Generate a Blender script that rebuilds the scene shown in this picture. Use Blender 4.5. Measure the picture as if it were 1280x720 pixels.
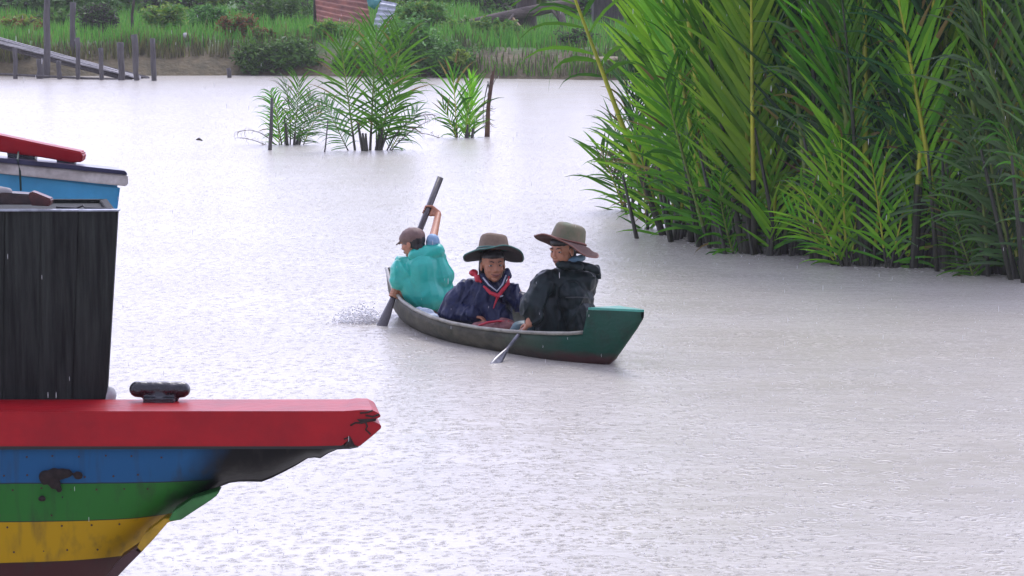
import bpy, bmesh, math, random
import numpy as np
from mathutils import Vector, Matrix, noise
for o in list(bpy.data.objects): bpy.data.objects.remove(o)
S = bpy.context.scene
C = S.collection
R = math.radians
F = 3630.0; CAMZ = 2.7; PITCH = math.atan(399/F)
# ---------------------------------------------------------------- camera
cam = bpy.data.objects.new('camera', bpy.data.cameras.new('camera')); C.objects.link(cam)
cam.location = (0, 0, CAMZ); cam.rotation_euler = (math.pi/2 - PITCH, 0, 0)
cam.data.sensor_width = 36; cam.data.lens = 36*F/1280; cam.data.clip_start = .1; cam.data.clip_end = 3000
S.camera = cam
# ---------------------------------------------------------------- sky: bright rainy overcast
w = bpy.data.worlds.new('World'); S.world = w; w.use_nodes = True
nt = w.node_tree; bg = nt.nodes['Background']
sky = nt.nodes.new('ShaderNodeTexSky'); sky.sky_type = 'NISHITA'; sky.sun_disc = False
SUN_EL, SUN_ROT = 55, 12
sky.sun_elevation = R(SUN_EL); sky.sun_rotation = R(SUN_ROT); sky.dust_density = 4; sky.air_density = 1.2
mixn = nt.nodes.new('ShaderNodeMix'); mixn.data_type = 'RGBA'; mixn.inputs[0].default_value = .84
mixn.inputs[7].default_value = (7.5, 7.6, 10.9, 1)
nt.links.new(sky.outputs[0], mixn.inputs[6])
# the cloud cover is thinner, so brighter, ahead of the camera than behind it
tcw = nt.nodes.new('ShaderNodeTexCoord'); spw = nt.nodes.new('ShaderNodeSeparateXYZ'); nt.links.new(tcw.outputs['Generated'], spw.inputs[0])
mrw = nt.nodes.new('ShaderNodeMapRange'); mrw.interpolation_type = 'SMOOTHSTEP'; mrw.inputs[1].default_value = -.7; mrw.inputs[2].default_value = .95; mrw.inputs[3].default_value = .62; mrw.inputs[4].default_value = 1.42
nt.links.new(spw.outputs[1], mrw.inputs[0]); vmw = nt.nodes.new('ShaderNodeVectorMath'); vmw.operation = 'SCALE'
nt.links.new(mixn.outputs[2], vmw.inputs[0]); nt.links.new(mrw.outputs[0], vmw.inputs['Scale']); nt.links.new(vmw.outputs[0], bg.inputs[0])
bg.inputs[1].default_value = .1
sun = bpy.data.objects.new('sun', bpy.data.lights.new('sun', 'SUN')); C.objects.link(sun)
sun.data.energy = .9; sun.data.angle = R(25); sun.data.color = (1, .97, .93)
sun.rotation_euler = (R(90-SUN_EL), 0, R(180-SUN_ROT)+R(0))
_sd = Vector((math.sin(R(SUN_ROT))*math.cos(R(SUN_EL)), math.cos(R(SUN_ROT))*math.cos(R(SUN_EL)), math.sin(R(SUN_EL))))
sun.rotation_euler = (-_sd).to_track_quat('-Z', 'Y').to_euler()
S.view_settings.view_transform = 'Standard'; S.view_settings.look = 'None'
S.view_settings.exposure = .82; S.view_settings.gamma = 1
try:
    S.cycles.volume_bounces = 1; S.cycles.transparent_max_bounces = 12
except Exception: pass

# ---------------------------------------------------------------- helpers
def P(px, py, D):
    dx = (px-640)/F; u = (360-py)/F
    dy = math.cos(PITCH)+u*math.sin(PITCH); dz = -math.sin(PITCH)+u*math.cos(PITCH)
    t = D/dy
    return Vector((dx*t, D, CAMZ+dz*t))
def G(px, py, z=0.0):
    dx = (px-640)/F; u = (360-py)/F
    dy = math.cos(PITCH)+u*math.sin(PITCH); dz = -math.sin(PITCH)+u*math.cos(PITCH)
    t = (z-CAMZ)/dz
    return Vector((dx*t, dy*t, z))
def tag(o, label=None, cat=None, group=None, kind=None):
    if label: o['label'] = label
    if cat: o['category'] = cat
    if group: o['group'] = group
    if kind: o['kind'] = kind
    return o
def empty(name, loc=(0,0,0), rot=(0,0,0)):
    o = bpy.data.objects.new(name, None); C.objects.link(o); o.location = loc; o.rotation_euler = rot
    o.empty_display_size = .1
    return o
def obj(name, verts, faces, mats, parent=None, smooth=True, midx=None, loc=None):
    me = bpy.data.meshes.new(name); me.from_pydata([tuple(v) for v in verts], [], [tuple(f) for f in faces]); me.update()
    if not isinstance(mats, (list, tuple)): mats = [mats]
    for m in mats: me.materials.append(m)
    if midx is not None: me.polygons.foreach_set('material_index', midx)
    if smooth: me.polygons.foreach_set('use_smooth', [True]*len(me.polygons))
    o = bpy.data.objects.new(name, me); C.objects.link(o)
    if parent is not None:
        o.parent = parent
        if not parent.get('_local', 0):      # geometry given in world coordinates
            o.matrix_parent_inverse = pw(parent).inverted()
    elif loc is not None: o.location = loc
    return o
def pw(p):
    m = Matrix.LocRotScale(p.location, p.rotation_euler, p.scale)
    if p.parent: m = pw(p.parent) @ p.matrix_parent_inverse @ m
    return m
class MB:
    def __init__(s): s.v = []; s.f = []; s.m = []
    def add(s, v, f, mi=0):
        b = len(s.v); s.v += [tuple(x) for x in v]; s.f += [tuple(i+b for i in q) for q in f]; s.m += [mi]*len(f); return s
    def box(s, c, h, rot=None, mi=0):
        vs = [Vector((x*h[0], y*h[1], z*h[2])) for x in (-1,1) for y in (-1,1) for z in (-1,1)]
        if rot is not None: vs = [rot @ q for q in vs]
        c = Vector(c); return s.add([c+q for q in vs], [(0,1,3,2),(4,6,7,5),(0,4,5,1),(2,3,7,6),(0,2,6,4),(1,5,7,3)], mi)
    def cap(s, p0, r0, p1, r1, n=14, k=4, mi=0):
        p0 = Vector(p0); p1 = Vector(p1); d = p1-p0
        L = d.length; d = d/L if L > 1e-6 else Vector((0,0,1))
        q = d.to_track_quat('Z','Y'); ax = q @ Vector((1,0,0)); ay = q @ Vector((0,1,0))
        v = [p0-d*r0]; f = []
        rings = []
        for i in range(1, k+1):
            a = math.pi/2*i/k; rings.append((p0-d*r0*math.cos(a), r0*math.sin(a)))
        for i in range(k, 0, -1):
            a = math.pi/2*i/k; rings.append((p1+d*r1*math.cos(a), r1*math.sin(a)))
        for c, r in rings:
            for j in range(n):
                t = 2*math.pi*j/n; v.append(c+ax*r*math.cos(t)+ay*r*math.sin(t))
        v.append(p1+d*r1)
        for j in range(n): f.append((0, 1+(j+1)%n, 1+j))
        for i in range(len(rings)-1):
            for j in range(n):
                a = 1+i*n+j; b = 1+i*n+(j+1)%n; f.append((a, b, b+n, a+n))
        e = len(v)-1; o_ = 1+(len(rings)-1)*n
        for j in range(n): f.append((e, o_+j, o_+(j+1)%n))
        return s.add(v, f, mi)
    def ell(s, c, r, rot=None, n=20, k=12, mi=0):
        c = Vector(c); v = []; f = []
        for i in range(k+1):
            a = math.pi*i/k
            for j in range(n):
                t = 2*math.pi*j/n
                q = Vector((r[0]*math.sin(a)*math.cos(t), r[1]*math.sin(a)*math.sin(t), r[2]*math.cos(a)))
                if rot is not None: q = rot @ q
                v.append(c+q)
        # weld poles
        top = c+(rot @ Vector((0,0,r[2])) if rot is not None else Vector((0,0,r[2])))
        bot = c-(rot @ Vector((0,0,r[2])) if rot is not None else Vector((0,0,r[2])))
        v2 = [top]+v[n:n*k]+[bot]
        for j in range(n): f.append((0, 1+j, 1+(j+1)%n))
        for i in range(k-2):
            for j in range(n):
                a = 1+i*n+j; b = 1+i*n+(j+1)%n; f.append((a, a+n, b+n, b))
        e = len(v2)-1; o_ = 1+(k-2)*n
        for j in range(n): f.append((e, o_+(j+1)%n, o_+j))
        return s.add(v2, f, mi)
    def tube(s, pts, rs, n=8, mi=0, flat=1.0):
        pts = [Vector(p) for p in pts]; v = []; f = []
        for i, p in enumerate(pts):
            d = (pts[min(i+1, len(pts)-1)]-pts[max(i-1, 0)]).normalized()
            ref = Vector((0,0,1)) if abs(d.z) < .9 else Vector((0,1,0))
            ax = d.cross(ref).normalized(); ay = d.cross(ax).normalized()
            r = rs[i] if hasattr(rs, '__len__') else rs
            for j in range(n):
                t = 2*math.pi*j/n; v.append(p+ax*r*math.cos(t)+ay*r*flat*math.sin(t))
        for i in range(len(pts)-1):
            for j in range(n):
                a = i*n+j; b = i*n+(j+1)%n; f.append((a, b, b+n, a+n))
        f.append(tuple(range(n-1, -1, -1))); f.append(tuple(range((len(pts)-1)*n, len(pts)*n)))
        return s.add(v, f, mi)
    def prism(s, poly, dirv, mi=0):
        # closed polygon extruded along dirv
        n = len(poly); d = Vector(dirv); v = [Vector(p) for p in poly]+[Vector(p)+d for p in poly]
        f = [tuple(range(n)), tuple(range(2*n-1, n-1, -1))]+[(i, i+n, (i+1)%n+n, (i+1)%n) for i in range(n)]
        return s.add(v, f, mi)
    def build(s, name, mats, parent=None, smooth=True, bevel=0, loc=None, autosm=False):
        o = obj(name, s.v, s.f, mats, parent, smooth, s.m, loc)
        bm = bmesh.new(); bm.from_mesh(o.data); bmesh.ops.recalc_face_normals(bm, faces=bm.faces[:])
        if bevel: bmesh.ops.bevel(bm, geom=[e for e in bm.edges if e.calc_face_angle(0) > .5], offset=bevel, segments=2, affect='EDGES', clamp_overlap=True)
        bm.to_mesh(o.data); bm.free()
        return o
def voxel(mb, name, mats, parent, vox=.006, sm=2, disp=None, matfn=None):
    """fuse overlapping pieces into one continuous skin"""
    o = mb.build('tmp', [], None)
    m = o.modifiers.new('r', 'REMESH'); m.mode = 'VOXEL'; m.voxel_size = vox; m.use_smooth_shade = True
    if sm:
        q = o.modifiers.new('s', 'SMOOTH'); q.iterations = sm; q.factor = .5
    dg = bpy.context.evaluated_depsgraph_get(); e = o.evaluated_get(dg); me = bpy.data.meshes.new_from_object(e)
    bpy.data.objects.remove(o)
    me.name = name
    if disp:
        N = [v.normal.copy() for v in me.vertices]
        for v, nn in zip(me.vertices, N): v.co = v.co + nn*disp(v.co, nn)
    me.materials.clear()
    for mm in (mats if isinstance(mats, (list, tuple)) else [mats]): me.materials.append(mm)
    me.polygons.foreach_set('use_smooth', [True]*len(me.polygons))
    if matfn:
        me.polygons.foreach_set('material_index', [matfn(p.center) for p in me.polygons])
    else: me.polygons.foreach_set('material_index', [0]*len(me.polygons))
    o = bpy.data.objects.new(name, me); C.objects.link(o)
    if parent is not None:
        o.parent = parent; o.matrix_parent_inverse = pw(parent).inverted()
    return o
def wrinkle(amp, freq, stretch=(1,1,1), big=0):
    st = Vector(stretch)
    def fn(co, n):
        p = Vector((co.x*st.x, co.y*st.y, co.z*st.z))*freq
        warp = noise.noise_vector(p*.6)*.7
        a = 1-abs(noise.noise(p+warp))*2.2
        b = noise.noise((p+warp)*2.3)
        return amp*(a*a*(1 if a > 0 else -1)*.8+.35*b)-amp*.3 + (big*noise.noise(co*5) if big else 0)
    return fn

def crease(seed, c, rad, n, amp, w, base=None):
    rg_ = random.Random(seed); L_ = []
    for i in range(n):
        d = Vector((rg_.gauss(0,1), rg_.gauss(0,.5), rg_.gauss(0,.45))).normalized(); p = Vector(c)+Vector((rg_.uniform(-1,1), rg_.uniform(-1,1), rg_.uniform(-1,1)))*rad
        L_.append((d, p, w*rg_.uniform(.5,1.6), amp*rg_.choice((1,1,-.8))*rg_.uniform(.5,1.2), rad*rg_.uniform(.4,1.0)))
    def fn(co, n_):
        q = co+noise.noise_vector(co*6)*.025; h = 0
        for d, p, w_, a, e in L_:
            v = q-p; t = abs(v.dot(d))/w_
            if t < 1: 
                k = v.length/e
                if k < 1: h += a*(1-t)**1.3*(1-k*k)
        return h+(base(co, n_) if base else 0)
    return fn
# ---------------------------------------------------------------- materials
def mat(name, col, rough=.6, var=.15, scale=20, bump=0, bscale=None, col2=None, metal=0, spec=.5, stretch=(1,1,1), coat=0, island=False):
    m = bpy.data.materials.new(name); m.use_nodes = True; t = m.node_tree; p = t.nodes['Principled BSDF']
    p.inputs['Roughness'].default_value = rough; p.inputs['Metallic'].default_value = metal
    p.inputs['Specular IOR Level'].default_value = spec
    if coat: p.inputs['Coat Weight'].default_value = coat; p.inputs['Coat Roughness'].default_value = .15
    tc = t.nodes.new('ShaderNodeTexCoord'); mp = t.nodes.new('ShaderNodeMapping'); mp.inputs['Scale'].default_value = stretch
    t.links.new(tc.outputs['Object'], mp.inputs[0])
    n = t.nodes.new('ShaderNodeTexNoise'); n.inputs['Scale'].default_value = scale; n.inputs['Detail'].default_value = 5; n.inputs['Roughness'].default_value = .65
    t.links.new(mp.outputs[0], n.inputs['Vector'])
    mx = t.nodes.new('ShaderNodeMix'); mx.data_type = 'RGBA'
    mr = t.nodes.new('ShaderNodeMapRange'); mr.inputs[1].default_value = .3; mr.inputs[2].default_value = .7
    if island:
        g = t.nodes.new('ShaderNodeNewGeometry'); ad = t.nodes.new('ShaderNodeMath'); ad.operation = 'MULTIPLY_ADD'; ad.inputs[1].default_value = .6; 
        t.links.new(g.outputs['Random Per Island'], ad.inputs[0]); s2 = t.nodes.new('ShaderNodeMath'); s2.operation = 'MULTIPLY'; s2.inputs[1].default_value = .5
        t.links.new(n.outputs[0], s2.inputs[0]); t.links.new(s2.outputs[0], ad.inputs[2])
        t.links.new(ad.outputs[0], mr.inputs[0]); mr.inputs[1].default_value = .2; mr.inputs[2].default_value = .9
    else: t.links.new(n.outputs[0], mr.inputs[0])
    t.links.new(mr.outputs[0], mx.inputs[0])
    c = Vector(col); d = Vector(col2) if col2 else c*(1-var*2)
    mx.inputs[6].default_value = (*(c*(1+var)), 1); mx.inputs[7].default_value = (*d, 1)
    t.links.new(mx.outputs[2], p.inputs['Base Color'])
    if bump:
        n2 = t.nodes.new('ShaderNodeTexNoise'); n2.inputs['Scale'].default_value = bscale or scale*3; n2.inputs['Detail'].default_value = 6
        t.links.new(mp.outputs[0], n2.inputs['Vector'])
        b = t.nodes.new('ShaderNodeBump'); b.inputs['Strength'].default_value = 1; b.inputs['Distance'].default_value = bump
        t.links.new(n2.outputs[0], b.inputs['Height']); t.links.new(b.outputs[0], p.inputs['Normal'])
    m['mx'] = 1
    return m
def leafmat(name, c1, c2, rough=.32, trans=.35, spec=.5, hue=.0):
    m = mat(name, c1, rough, 0, 6, col2=c2, island=True, spec=spec); t = m.node_tree
    p = t.nodes['Principled BSDF']; out = t.nodes['Material Output']
    mx = next(n for n in t.nodes if n.bl_idname == 'ShaderNodeMix')
    oi = t.nodes.new('ShaderNodeObjectInfo'); hv = t.nodes.new('ShaderNodeHueSaturation')
    mr = t.nodes.new('ShaderNodeMapRange'); mr.inputs[3].default_value = .72; mr.inputs[4].default_value = 1.28
    t.links.new(oi.outputs['Random'], mr.inputs[0]); t.links.new(mr.outputs[0], hv.inputs['Value'])
    mh = t.nodes.new('ShaderNodeMapRange'); mh.inputs[3].default_value = .485; mh.inputs[4].default_value = .512
    t.links.new(oi.outputs['Random'], mh.inputs[0]); t.links.new(mh.outputs[0], hv.inputs['Hue'])
    t.links.new(mx.outputs[2], hv.inputs['Color']); t.links.new(hv.outputs[0], p.inputs['Base Color'])
    tr = t.nodes.new('ShaderNodeBsdfTranslucent'); gn = t.nodes.new('ShaderNodeGamma'); gn.inputs[1].default_value = .85
    t.links.new(hv.outputs[0], gn.inputs[0]); t.links.new(gn.outputs[0], tr.inputs[0])
    ms = t.nodes.new('ShaderNodeMixShader'); ms.inputs[0].default_value = trans
    t.links.new(p.outputs[0], ms.inputs[1]); t.links.new(tr.outputs[0], ms.inputs[2]); t.links.new(ms.outputs[0], out.inputs[0])
    return m
# ---- water
def water_mat():
    m = bpy.data.materials.new('rainy_river_water'); m.use_nodes = True; t = m.node_tree; p = t.nodes['Principled BSDF']; L = t.links
    N = t.nodes.new
    def math_(op, a, b=None, c=None):
        n = N('ShaderNodeMath'); n.operation = op
        for i, x in enumerate((a, b, c)):
            if x is None: continue
            if isinstance(x, (int, float)): n.inputs[i].default_value = x
            else: L.new(x, n.inputs[i])
        return n.outputs[0]
    p.inputs['Roughness'].default_value = .22; p.inputs['IOR'].default_value = 1.34
    tc = N('ShaderNodeTexCoord'); 
    n0 = N('ShaderNodeTexNoise'); n0.inputs['Scale'].default_value = .55; n0.inputs['Detail'].default_value = 5; L.new(tc.outputs['Object'], n0.inputs['Vector'])
    mx = N('ShaderNodeMix'); mx.data_type = 'RGBA'; mx.inputs[6].default_value = (.54, .515, .47, 1); mx.inputs[7].default_value = (.46, .425, .34, 1)
    L.new(n0.outputs[0], mx.inputs[0]); L.new(mx.outputs[2], p.inputs['Base Color'])
    # wind ripples
    mp = N('ShaderNodeMapping'); mp.inputs['Scale'].default_value = (.75, 1.0, 1); mp.inputs['Rotation'].default_value = (0, 0, .15); L.new(tc.outputs['Object'], mp.inputs[0])
    n1 = N('ShaderNodeTexNoise'); n1.inputs['Scale'].default_value = 8; n1.inputs['Detail'].default_value = 6; n1.inputs['Roughness'].default_value = .65; L.new(mp.outputs[0], n1.inputs['Vector'])
    n1b = N('ShaderNodeTexNoise'); n1b.inputs['Scale'].default_value = 1.1; n1b.inputs['Detail'].default_value = 2; L.new(mp.outputs[0], n1b.inputs['Vector'])
    pt = N('ShaderNodeTexNoise'); pt.inputs['Scale'].default_value = .55; pt.inputs['Detail'].default_value = 3; L.new(mp.outputs[0], pt.inputs['Vector'])
    ptr = N('ShaderNodeMapRange'); ptr.inputs[1].default_value = .35; ptr.inputs[2].default_value = .68; ptr.inputs[3].default_value = .006; ptr.inputs[4].default_value = .024; L.new(pt.outputs[0], ptr.inputs[0])
    h = math_('MULTIPLY', n1.outputs[0], ptr.outputs[0])
    h = math_('MULTIPLY_ADD', n1b.outputs[0], .03, h)
    # raindrop rings, two sets of cells
    for sc, off, amp, rad in ((5.3, 0, .007, 1.0), (9.2, 3.7, .0055, 1.0), (17.0, 9.1, .0034, 1.0)):
        mq = N('ShaderNodeMapping'); mq.inputs['Location'].default_value = (off, off*1.3, 0); L.new(tc.outputs['Object'], mq.inputs[0])
        v = N('ShaderNodeTexVoronoi'); v.voronoi_dimensions = '2D'; v.inputs['Scale'].default_value = sc; L.new(mq.outputs[0], v.inputs['Vector'])
        sep = N('ShaderNodeSeparateColor'); L.new(v.outputs['Color'], sep.inputs[0])
        age = sep.outputs[0]
        d = math_('DIVIDE', v.outputs['Distance'], math_('MULTIPLY_ADD', age, .6, .25))
        e = math_('EXPONENT', math_('MULTIPLY', math_('POWER', d, 2.0), -7.0))
        s = math_('COSINE', math_('MULTIPLY', d, 17.0))
        on = math_('GREATER_THAN', sep.outputs[1], .35)
        h = math_('ADD', h, math_('MULTIPLY', math_('MULTIPLY', math_('MULTIPLY', e, s), on), amp))
    # ripples spreading from the canoe's paddle and hull
    for (cx, cy, k, amp, fall) in ((-1.02, 21.9, 21, .008, 1.6), (.7, 19.6, 17, .005, 1.8)):
        vs = N('ShaderNodeVectorMath'); vs.operation = 'DISTANCE'; L.new(tc.outputs['Object'], vs.inputs[0]); vs.inputs[1].default_value = (cx, cy, 0)
        d = math_('ADD', vs.outputs['Value'], math_('MULTIPLY', n1b.outputs[0], .35))
        s = math_('SINE', math_('MULTIPLY', d, k)); e = math_('EXPONENT', math_('MULTIPLY', d, -fall))
        h = math_('ADD', h, math_('MULTIPLY', math_('MULTIPLY', s, e), amp))
    b = N('ShaderNodeBump'); b.inputs['Strength'].default_value = 1; b.inputs['Distance'].default_value = 1
    L.new(h, b.inputs['Height']); L.new(b.outputs[0], p.inputs['Normal'])
    return m
WATER = water_mat()
water = obj('water', [(-400,-40,0),(400,-40,0),(400,700,0),(-400,700,0)], [(0,1,2,3)], WATER, smooth=False); tag(water, kind='structure')

# ---------------------------------------------------------------- far river bank
SH = [(-60,74),(-13,73.6),(-6,74.2),(-3.5,73.3),(-1.5,72.6),(0,71.8),(2.5,71),(5,70.3),(12,69.5),(60,66)]
def shore(x):
    for (a, ya), (b, yb) in zip(SH, SH[1:]):
        if x <= b:
            t = (x-a)/(b-a); t = t*t*(3-2*t); return ya+(yb-ya)*t
    return SH[-1][1]
def ground_z(x, y):
    d = y-shore(x)-.35*noise.noise(Vector((x*.8, 3, 1)))
    top = .85+.2*noise.noise(Vector((x*.13, 7, 2)))-(.18 if x > -1 else 0)
    if d < 0: return -.5+max(0, (d+1))*.45
    k = min(1, d/1.5); z = -.05+ (top+.05)*(k**.65)
    z += .02*max(0, d-1.2)+.05*noise.noise(Vector((x*.5, y*.5, 0)))+.06*k*noise.noise(Vector((x*2.3, y*2.3, 5)))
    if d > 40: z += (d-40)*.01
    return z
ys = [y for y in np.arange(64, 78, .22)]+[y for y in np.arange(78, 100, .8)]+[104,110,118,130,150,180,230,320,500,700]
xs = [-400,-250,-150,-90,-60,-40]+[x for x in np.arange(-26, 26.1, .3)]+[40,60,90,150,250,400]
gv = [(x, y, ground_z(x, y)) for y in ys for x in xs]; nx = len(xs)
gf = [(j*nx+i, j*nx+i+1, (j+1)*nx+i+1, (j+1)*nx+i) for j in range(len(ys)-1) for i in range(nx-1)]
def bank_mat():
    m = mat('bank_mud_and_turf', (.14,.11,.055), .8, .2, 3, bump=.05, bscale=9, col2=(.07,.065,.03)); t = m.node_tree; p = t.nodes['Principled BSDF']
    mx = next(n for n in t.nodes if n.bl_idname == 'ShaderNodeMix')
    tc = next(n for n in t.nodes if n.bl_idname == 'ShaderNodeTexCoord'); sp = t.nodes.new('ShaderNodeSeparateXYZ'); t.links.new(tc.outputs['Object'], sp.inputs[0])
    nn = t.nodes.new('ShaderNodeTexNoise'); nn.inputs['Scale'].default_value = 1.6; nn.inputs['Detail'].default_value = 6; t.links.new(tc.outputs['Object'], nn.inputs['Vector'])
    a = t.nodes.new('ShaderNodeMath'); a.operation = 'MULTIPLY_ADD'; a.inputs[1].default_value = .8; t.links.new(nn.outputs[0], a.inputs[0]); t.links.new(sp.outputs[2], a.inputs[2])
    r = t.nodes.new('ShaderNodeMapRange'); r.inputs[1].default_value = .95; r.inputs[2].default_value = 1.2; t.links.new(a.outputs[0], r.inputs[0])
    m2 = t.nodes.new('ShaderNodeMix'); m2.data_type = 'RGBA'; m2.inputs[7].default_value = (.07,.14,.03,1)
    t.links.new(r.outputs[0], m2.inputs[0]); t.links.new(mx.outputs[2], m2.inputs[6]); t.links.new(m2.outputs[2], p.inputs['Base Color'])
    return m
tag(obj('river_bank', gv, gf, bank_mat()), kind='structure')

# grass on the bank
rng = random.Random(5)
def blades(n, xr, dr, hr, wd, mats, name, mi=None):
    v = []; f = []; mm = []
    for i in range(n):
        x = rng.uniform(*xr); d = dr[0]+(dr[1]-dr[0])*rng.random()**1.4; y = shore(x)+d
        dens = noise.noise(Vector((x*.35, y*.35, 9)))
        if rng.random() > .65+dens*.9: continue
        z = ground_z(x, y)-.02; h = rng.uniform(*hr)*(1+.5*dens); a = rng.uniform(0, 6.28); lean = rng.uniform(.05, .45)*h
        wx = wd*math.cos(a)*.5; wy = wd*math.sin(a)*.5; lx = math.cos(a+1.3)*lean; ly = math.sin(a+1.3)*lean; b = len(v)
        v += [(x-wx,y-wy,z),(x+wx,y+wy,z),(x+wx*.8+lx*.4,y+wy*.8+ly*.4,z+h*.6),(x-wx*.8+lx*.4,y-wy*.8+ly*.4,z+h*.6),(x+lx,y+ly,z+h)]
        f += [(b,b+1,b+2,b+3),(b+3,b+2,b+4)]
        k = 1 if (mi and rng.random() < mi) else 0; mm += [k,k]
    o = obj(name, v, f, mats, smooth=True, midx=mm); return o
GR = leafmat('bank_grass', (.17,.42,.05), (.05,.20,.02), .6, .3, spec=.15)
GRY = leafmat('yellowing_grass', (.19,.24,.05), (.14,.12,.04), .6, .3)
[n_ for n_ in GR.node_tree.nodes if n_.bl_idname == 'ShaderNodeTexNoise'][0].inputs['Scale'].default_value = .9
DRY = leafmat('dry_reed', (.13,.13,.045), (.08,.09,.035), .7, .2)
tag(blades(52000, (-16, 16), (1.0, 22), (.22, .5), .028, [GR, GRY], 'grass', .12), 'bright green grass growing on the far river bank', 'grass', kind='stuff')
tag(blades(11000, (-1.5, 9), (.1, 1.5), (.2, .42), .03, [DRY, GR], 'reeds', .55), 'brownish reeds hanging down the right part of the far bank', 'reeds', kind='stuff')
tag(blades(2600, (-14, -5.0), (.55, 1.4), (.2, .4), .03, [GRY, DRY], 'dry_grass', .5), 'yellow brown grass on the mud face of the far bank at left', 'grass', kind='stuff')

# bushes and trees of the bank
def leaf_cloud(mb, c, r, n, ls, rg, mi=0, clumps=None):
    cl = []
    for k in range(clumps or max(5, n//60)):
        while True:
            q = Vector((rg.uniform(-1,1), rg.uniform(-1,1), rg.uniform(-1,1)))
            if q.length < 1: break
        q = q*(.55+.35*rg.random())
        cl.append((Vector((c[0]+q.x*r[0], c[1]+q.y*r[1], c[2]+q.z*r[2])), rg.uniform(.18,.42)*min(r[0], r[2])))
    for i in range(n):
        cc, cr = rg.choice(cl)
        d = Vector((rg.gauss(0,1), rg.gauss(0,1), rg.gauss(0,1)))*cr*.55; p = cc+d
        a = Vector((rg.gauss(0,1), rg.gauss(0,1), rg.gauss(0,.5))).normalized(); b = a.cross(Vector((rg.gauss(0,1),rg.gauss(0,1),rg.gauss(0,1)))).normalized()
        s = ls*rg.uniform(.6, 1.3)
        mb.add([p-a*s, p+b*s*.38, p+a*s-Vector((0,0,s*.3)), p-b*s*.38], [(0,1,2,3)], mi)
def bush(name, px, D, wpx, hpx, m1, label, cat='bush', n=900, ls=.07, seed=1, m2=None, f2=.2, group=None, base=None, stem=True):
    rg = random.Random(seed); s = D/F
    x = (px-640)*s
    if base == -.02: D = shore(x)+.15; x = (px-640)*D/F
    z = ground_z(x, D) if base is None else base
    t = empty(name, (x, D, z))
    mb = MB(); r = (wpx*s/2*1.15, max(.35, wpx*s*.35), hpx*s/2*1.05)
    leaf_cloud(mb, (x, D, z+r[2]*.95), r, int(n*2.0), ls*1.1, rg, clumps=int(26+n/40))
    for k in range(int(n/45)):
        a = rg.uniform(-1,1); p0 = Vector((x+a*r[0]*.8, D+rg.uniform(-.5,.3)*r[1], z+r[2]*rg.uniform(.8,1.5))); d = Vector((a*.6+rg.gauss(0,.3), rg.gauss(0,.3), 1)).normalized(); Ls = rg.uniform(.2,.6)*min(1, r[2])
        for j in range(9):
            q = p0+d*Ls*j/9; sd = Vector((rg.gauss(0,1), rg.gauss(0,1), .4)).normalized()*ls*1.3; mb.add([q, q+sd*.5+Vector((.02,0,.0)), q+sd, q+sd*.5-Vector((.02,0,0))], [(0,1,2,3)])
    if m2: mb.m = [1 if rg.random() < f2 else 0 for _ in mb.m]
    mb.build('foliage', [m1, m2] if m2 else [m1], t)
    sb = MB()
    for k in range(5):
        a = rg.uniform(0, 6.28); sb.tube([(x,D,z-.05),(x+math.cos(a)*r[0]*.3,D+math.sin(a)*.1,z+r[2]),(x+math.cos(a)*r[0]*.7,D+math.sin(a)*.2,z+r[2]*1.6)], [.02,.014,.006], 5)
    sb.build('stem', BARK, t)
    tag(t, label, cat, group); return t
BARK = mat('wet_bark', (.075,.058,.045), .8, .3, 8, bump=.02, stretch=(3,3,.5))
BG = leafmat('bush_green', (.14,.32,.05), (.06,.17,.028), .45, .3, spec=.2)
BD = leafmat('bush_dark', (.10,.24,.045), (.045,.12,.025), .45, .25, spec=.2)
BY = leafmat('bush_lime', (.24,.34,.04), (.12,.22,.03), .45, .4, spec=.2)
BO = leafmat('bush_rust', (.30,.12,.04), (.16,.10,.03), .6, .3, spec=.2)
BP = leafmat('dry_twiggy', (.08,.075,.05), (.05,.045,.035), .8, .1)
bush('dark_bush', 122, 79, 62, 42, BP, 'dark purplish bare bush on the grassy bank near the top left', n=1500, ls=.05, seed=3, m2=BD, f2=.4)
bush('rust_bush', 298, 76.5, 52, 34, BO, 'rust orange bush on the far bank left of the rusty sheet pile', n=900, ls=.06, seed=4, m2=BG, f2=.35)
bush('rust_bush', 328, 75.6, 34, 18, BO, 'low rusty brown bush just right of the taller orange bush', n=400, ls=.05, seed=5, m2=BG, f2=.5)
bush('dark_bush', 322, 74.7, 60, 44, BD, 'dark green bush hanging over the water at the end of the mud face', n=1300, ls=.07, seed=6, m2=BG, f2=.4, base=-.02)
bush('green_bush', 366, 74.4, 70, 50, BG, 'green bush at the waterline behind the left young palm clump', n=1500, ls=.08, seed=7, m2=BD, f2=.4, base=-.02)
bush('lime_bush', 412, 75.6, 46, 20, BY, 'yellow green bush in front of the rusty sheet pile', n=800, ls=.07, seed=8, m2=BG, f2=.4)
bush('green_bush', 446, 74, 60, 38, BG, 'green bush at the waterline under the rusty sheet pile', n=1200, ls=.08, seed=9, m2=BD, f2=.3, base=-.02)
bush('green_bush', 512, 74.2, 84, 72, BG, 'tall green bush right of the silver corrugated sheet', n=2200, ls=.08, seed=10, m2=BD, f2=.5, base=-.02)
bush('dark_bush', 562, 73.2, 76, 46, BD, 'dark green bush at the waterline behind the small palm clump', n=1500, ls=.07, seed=11, m2=BG, f2=.5, base=-.02)
bush('lime_bush', 576, 72.2, 18, 26, BY, 'small lime green plant behind the small palm clump', n=260, ls=.07, seed=12, base=.25)
bush('green_bush', 600, 77.5, 110, 30, BG, 'wide low green bush beside the fallen tree trunk', n=1400, ls=.07, seed=13, m2=BY, f2=.35)
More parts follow.
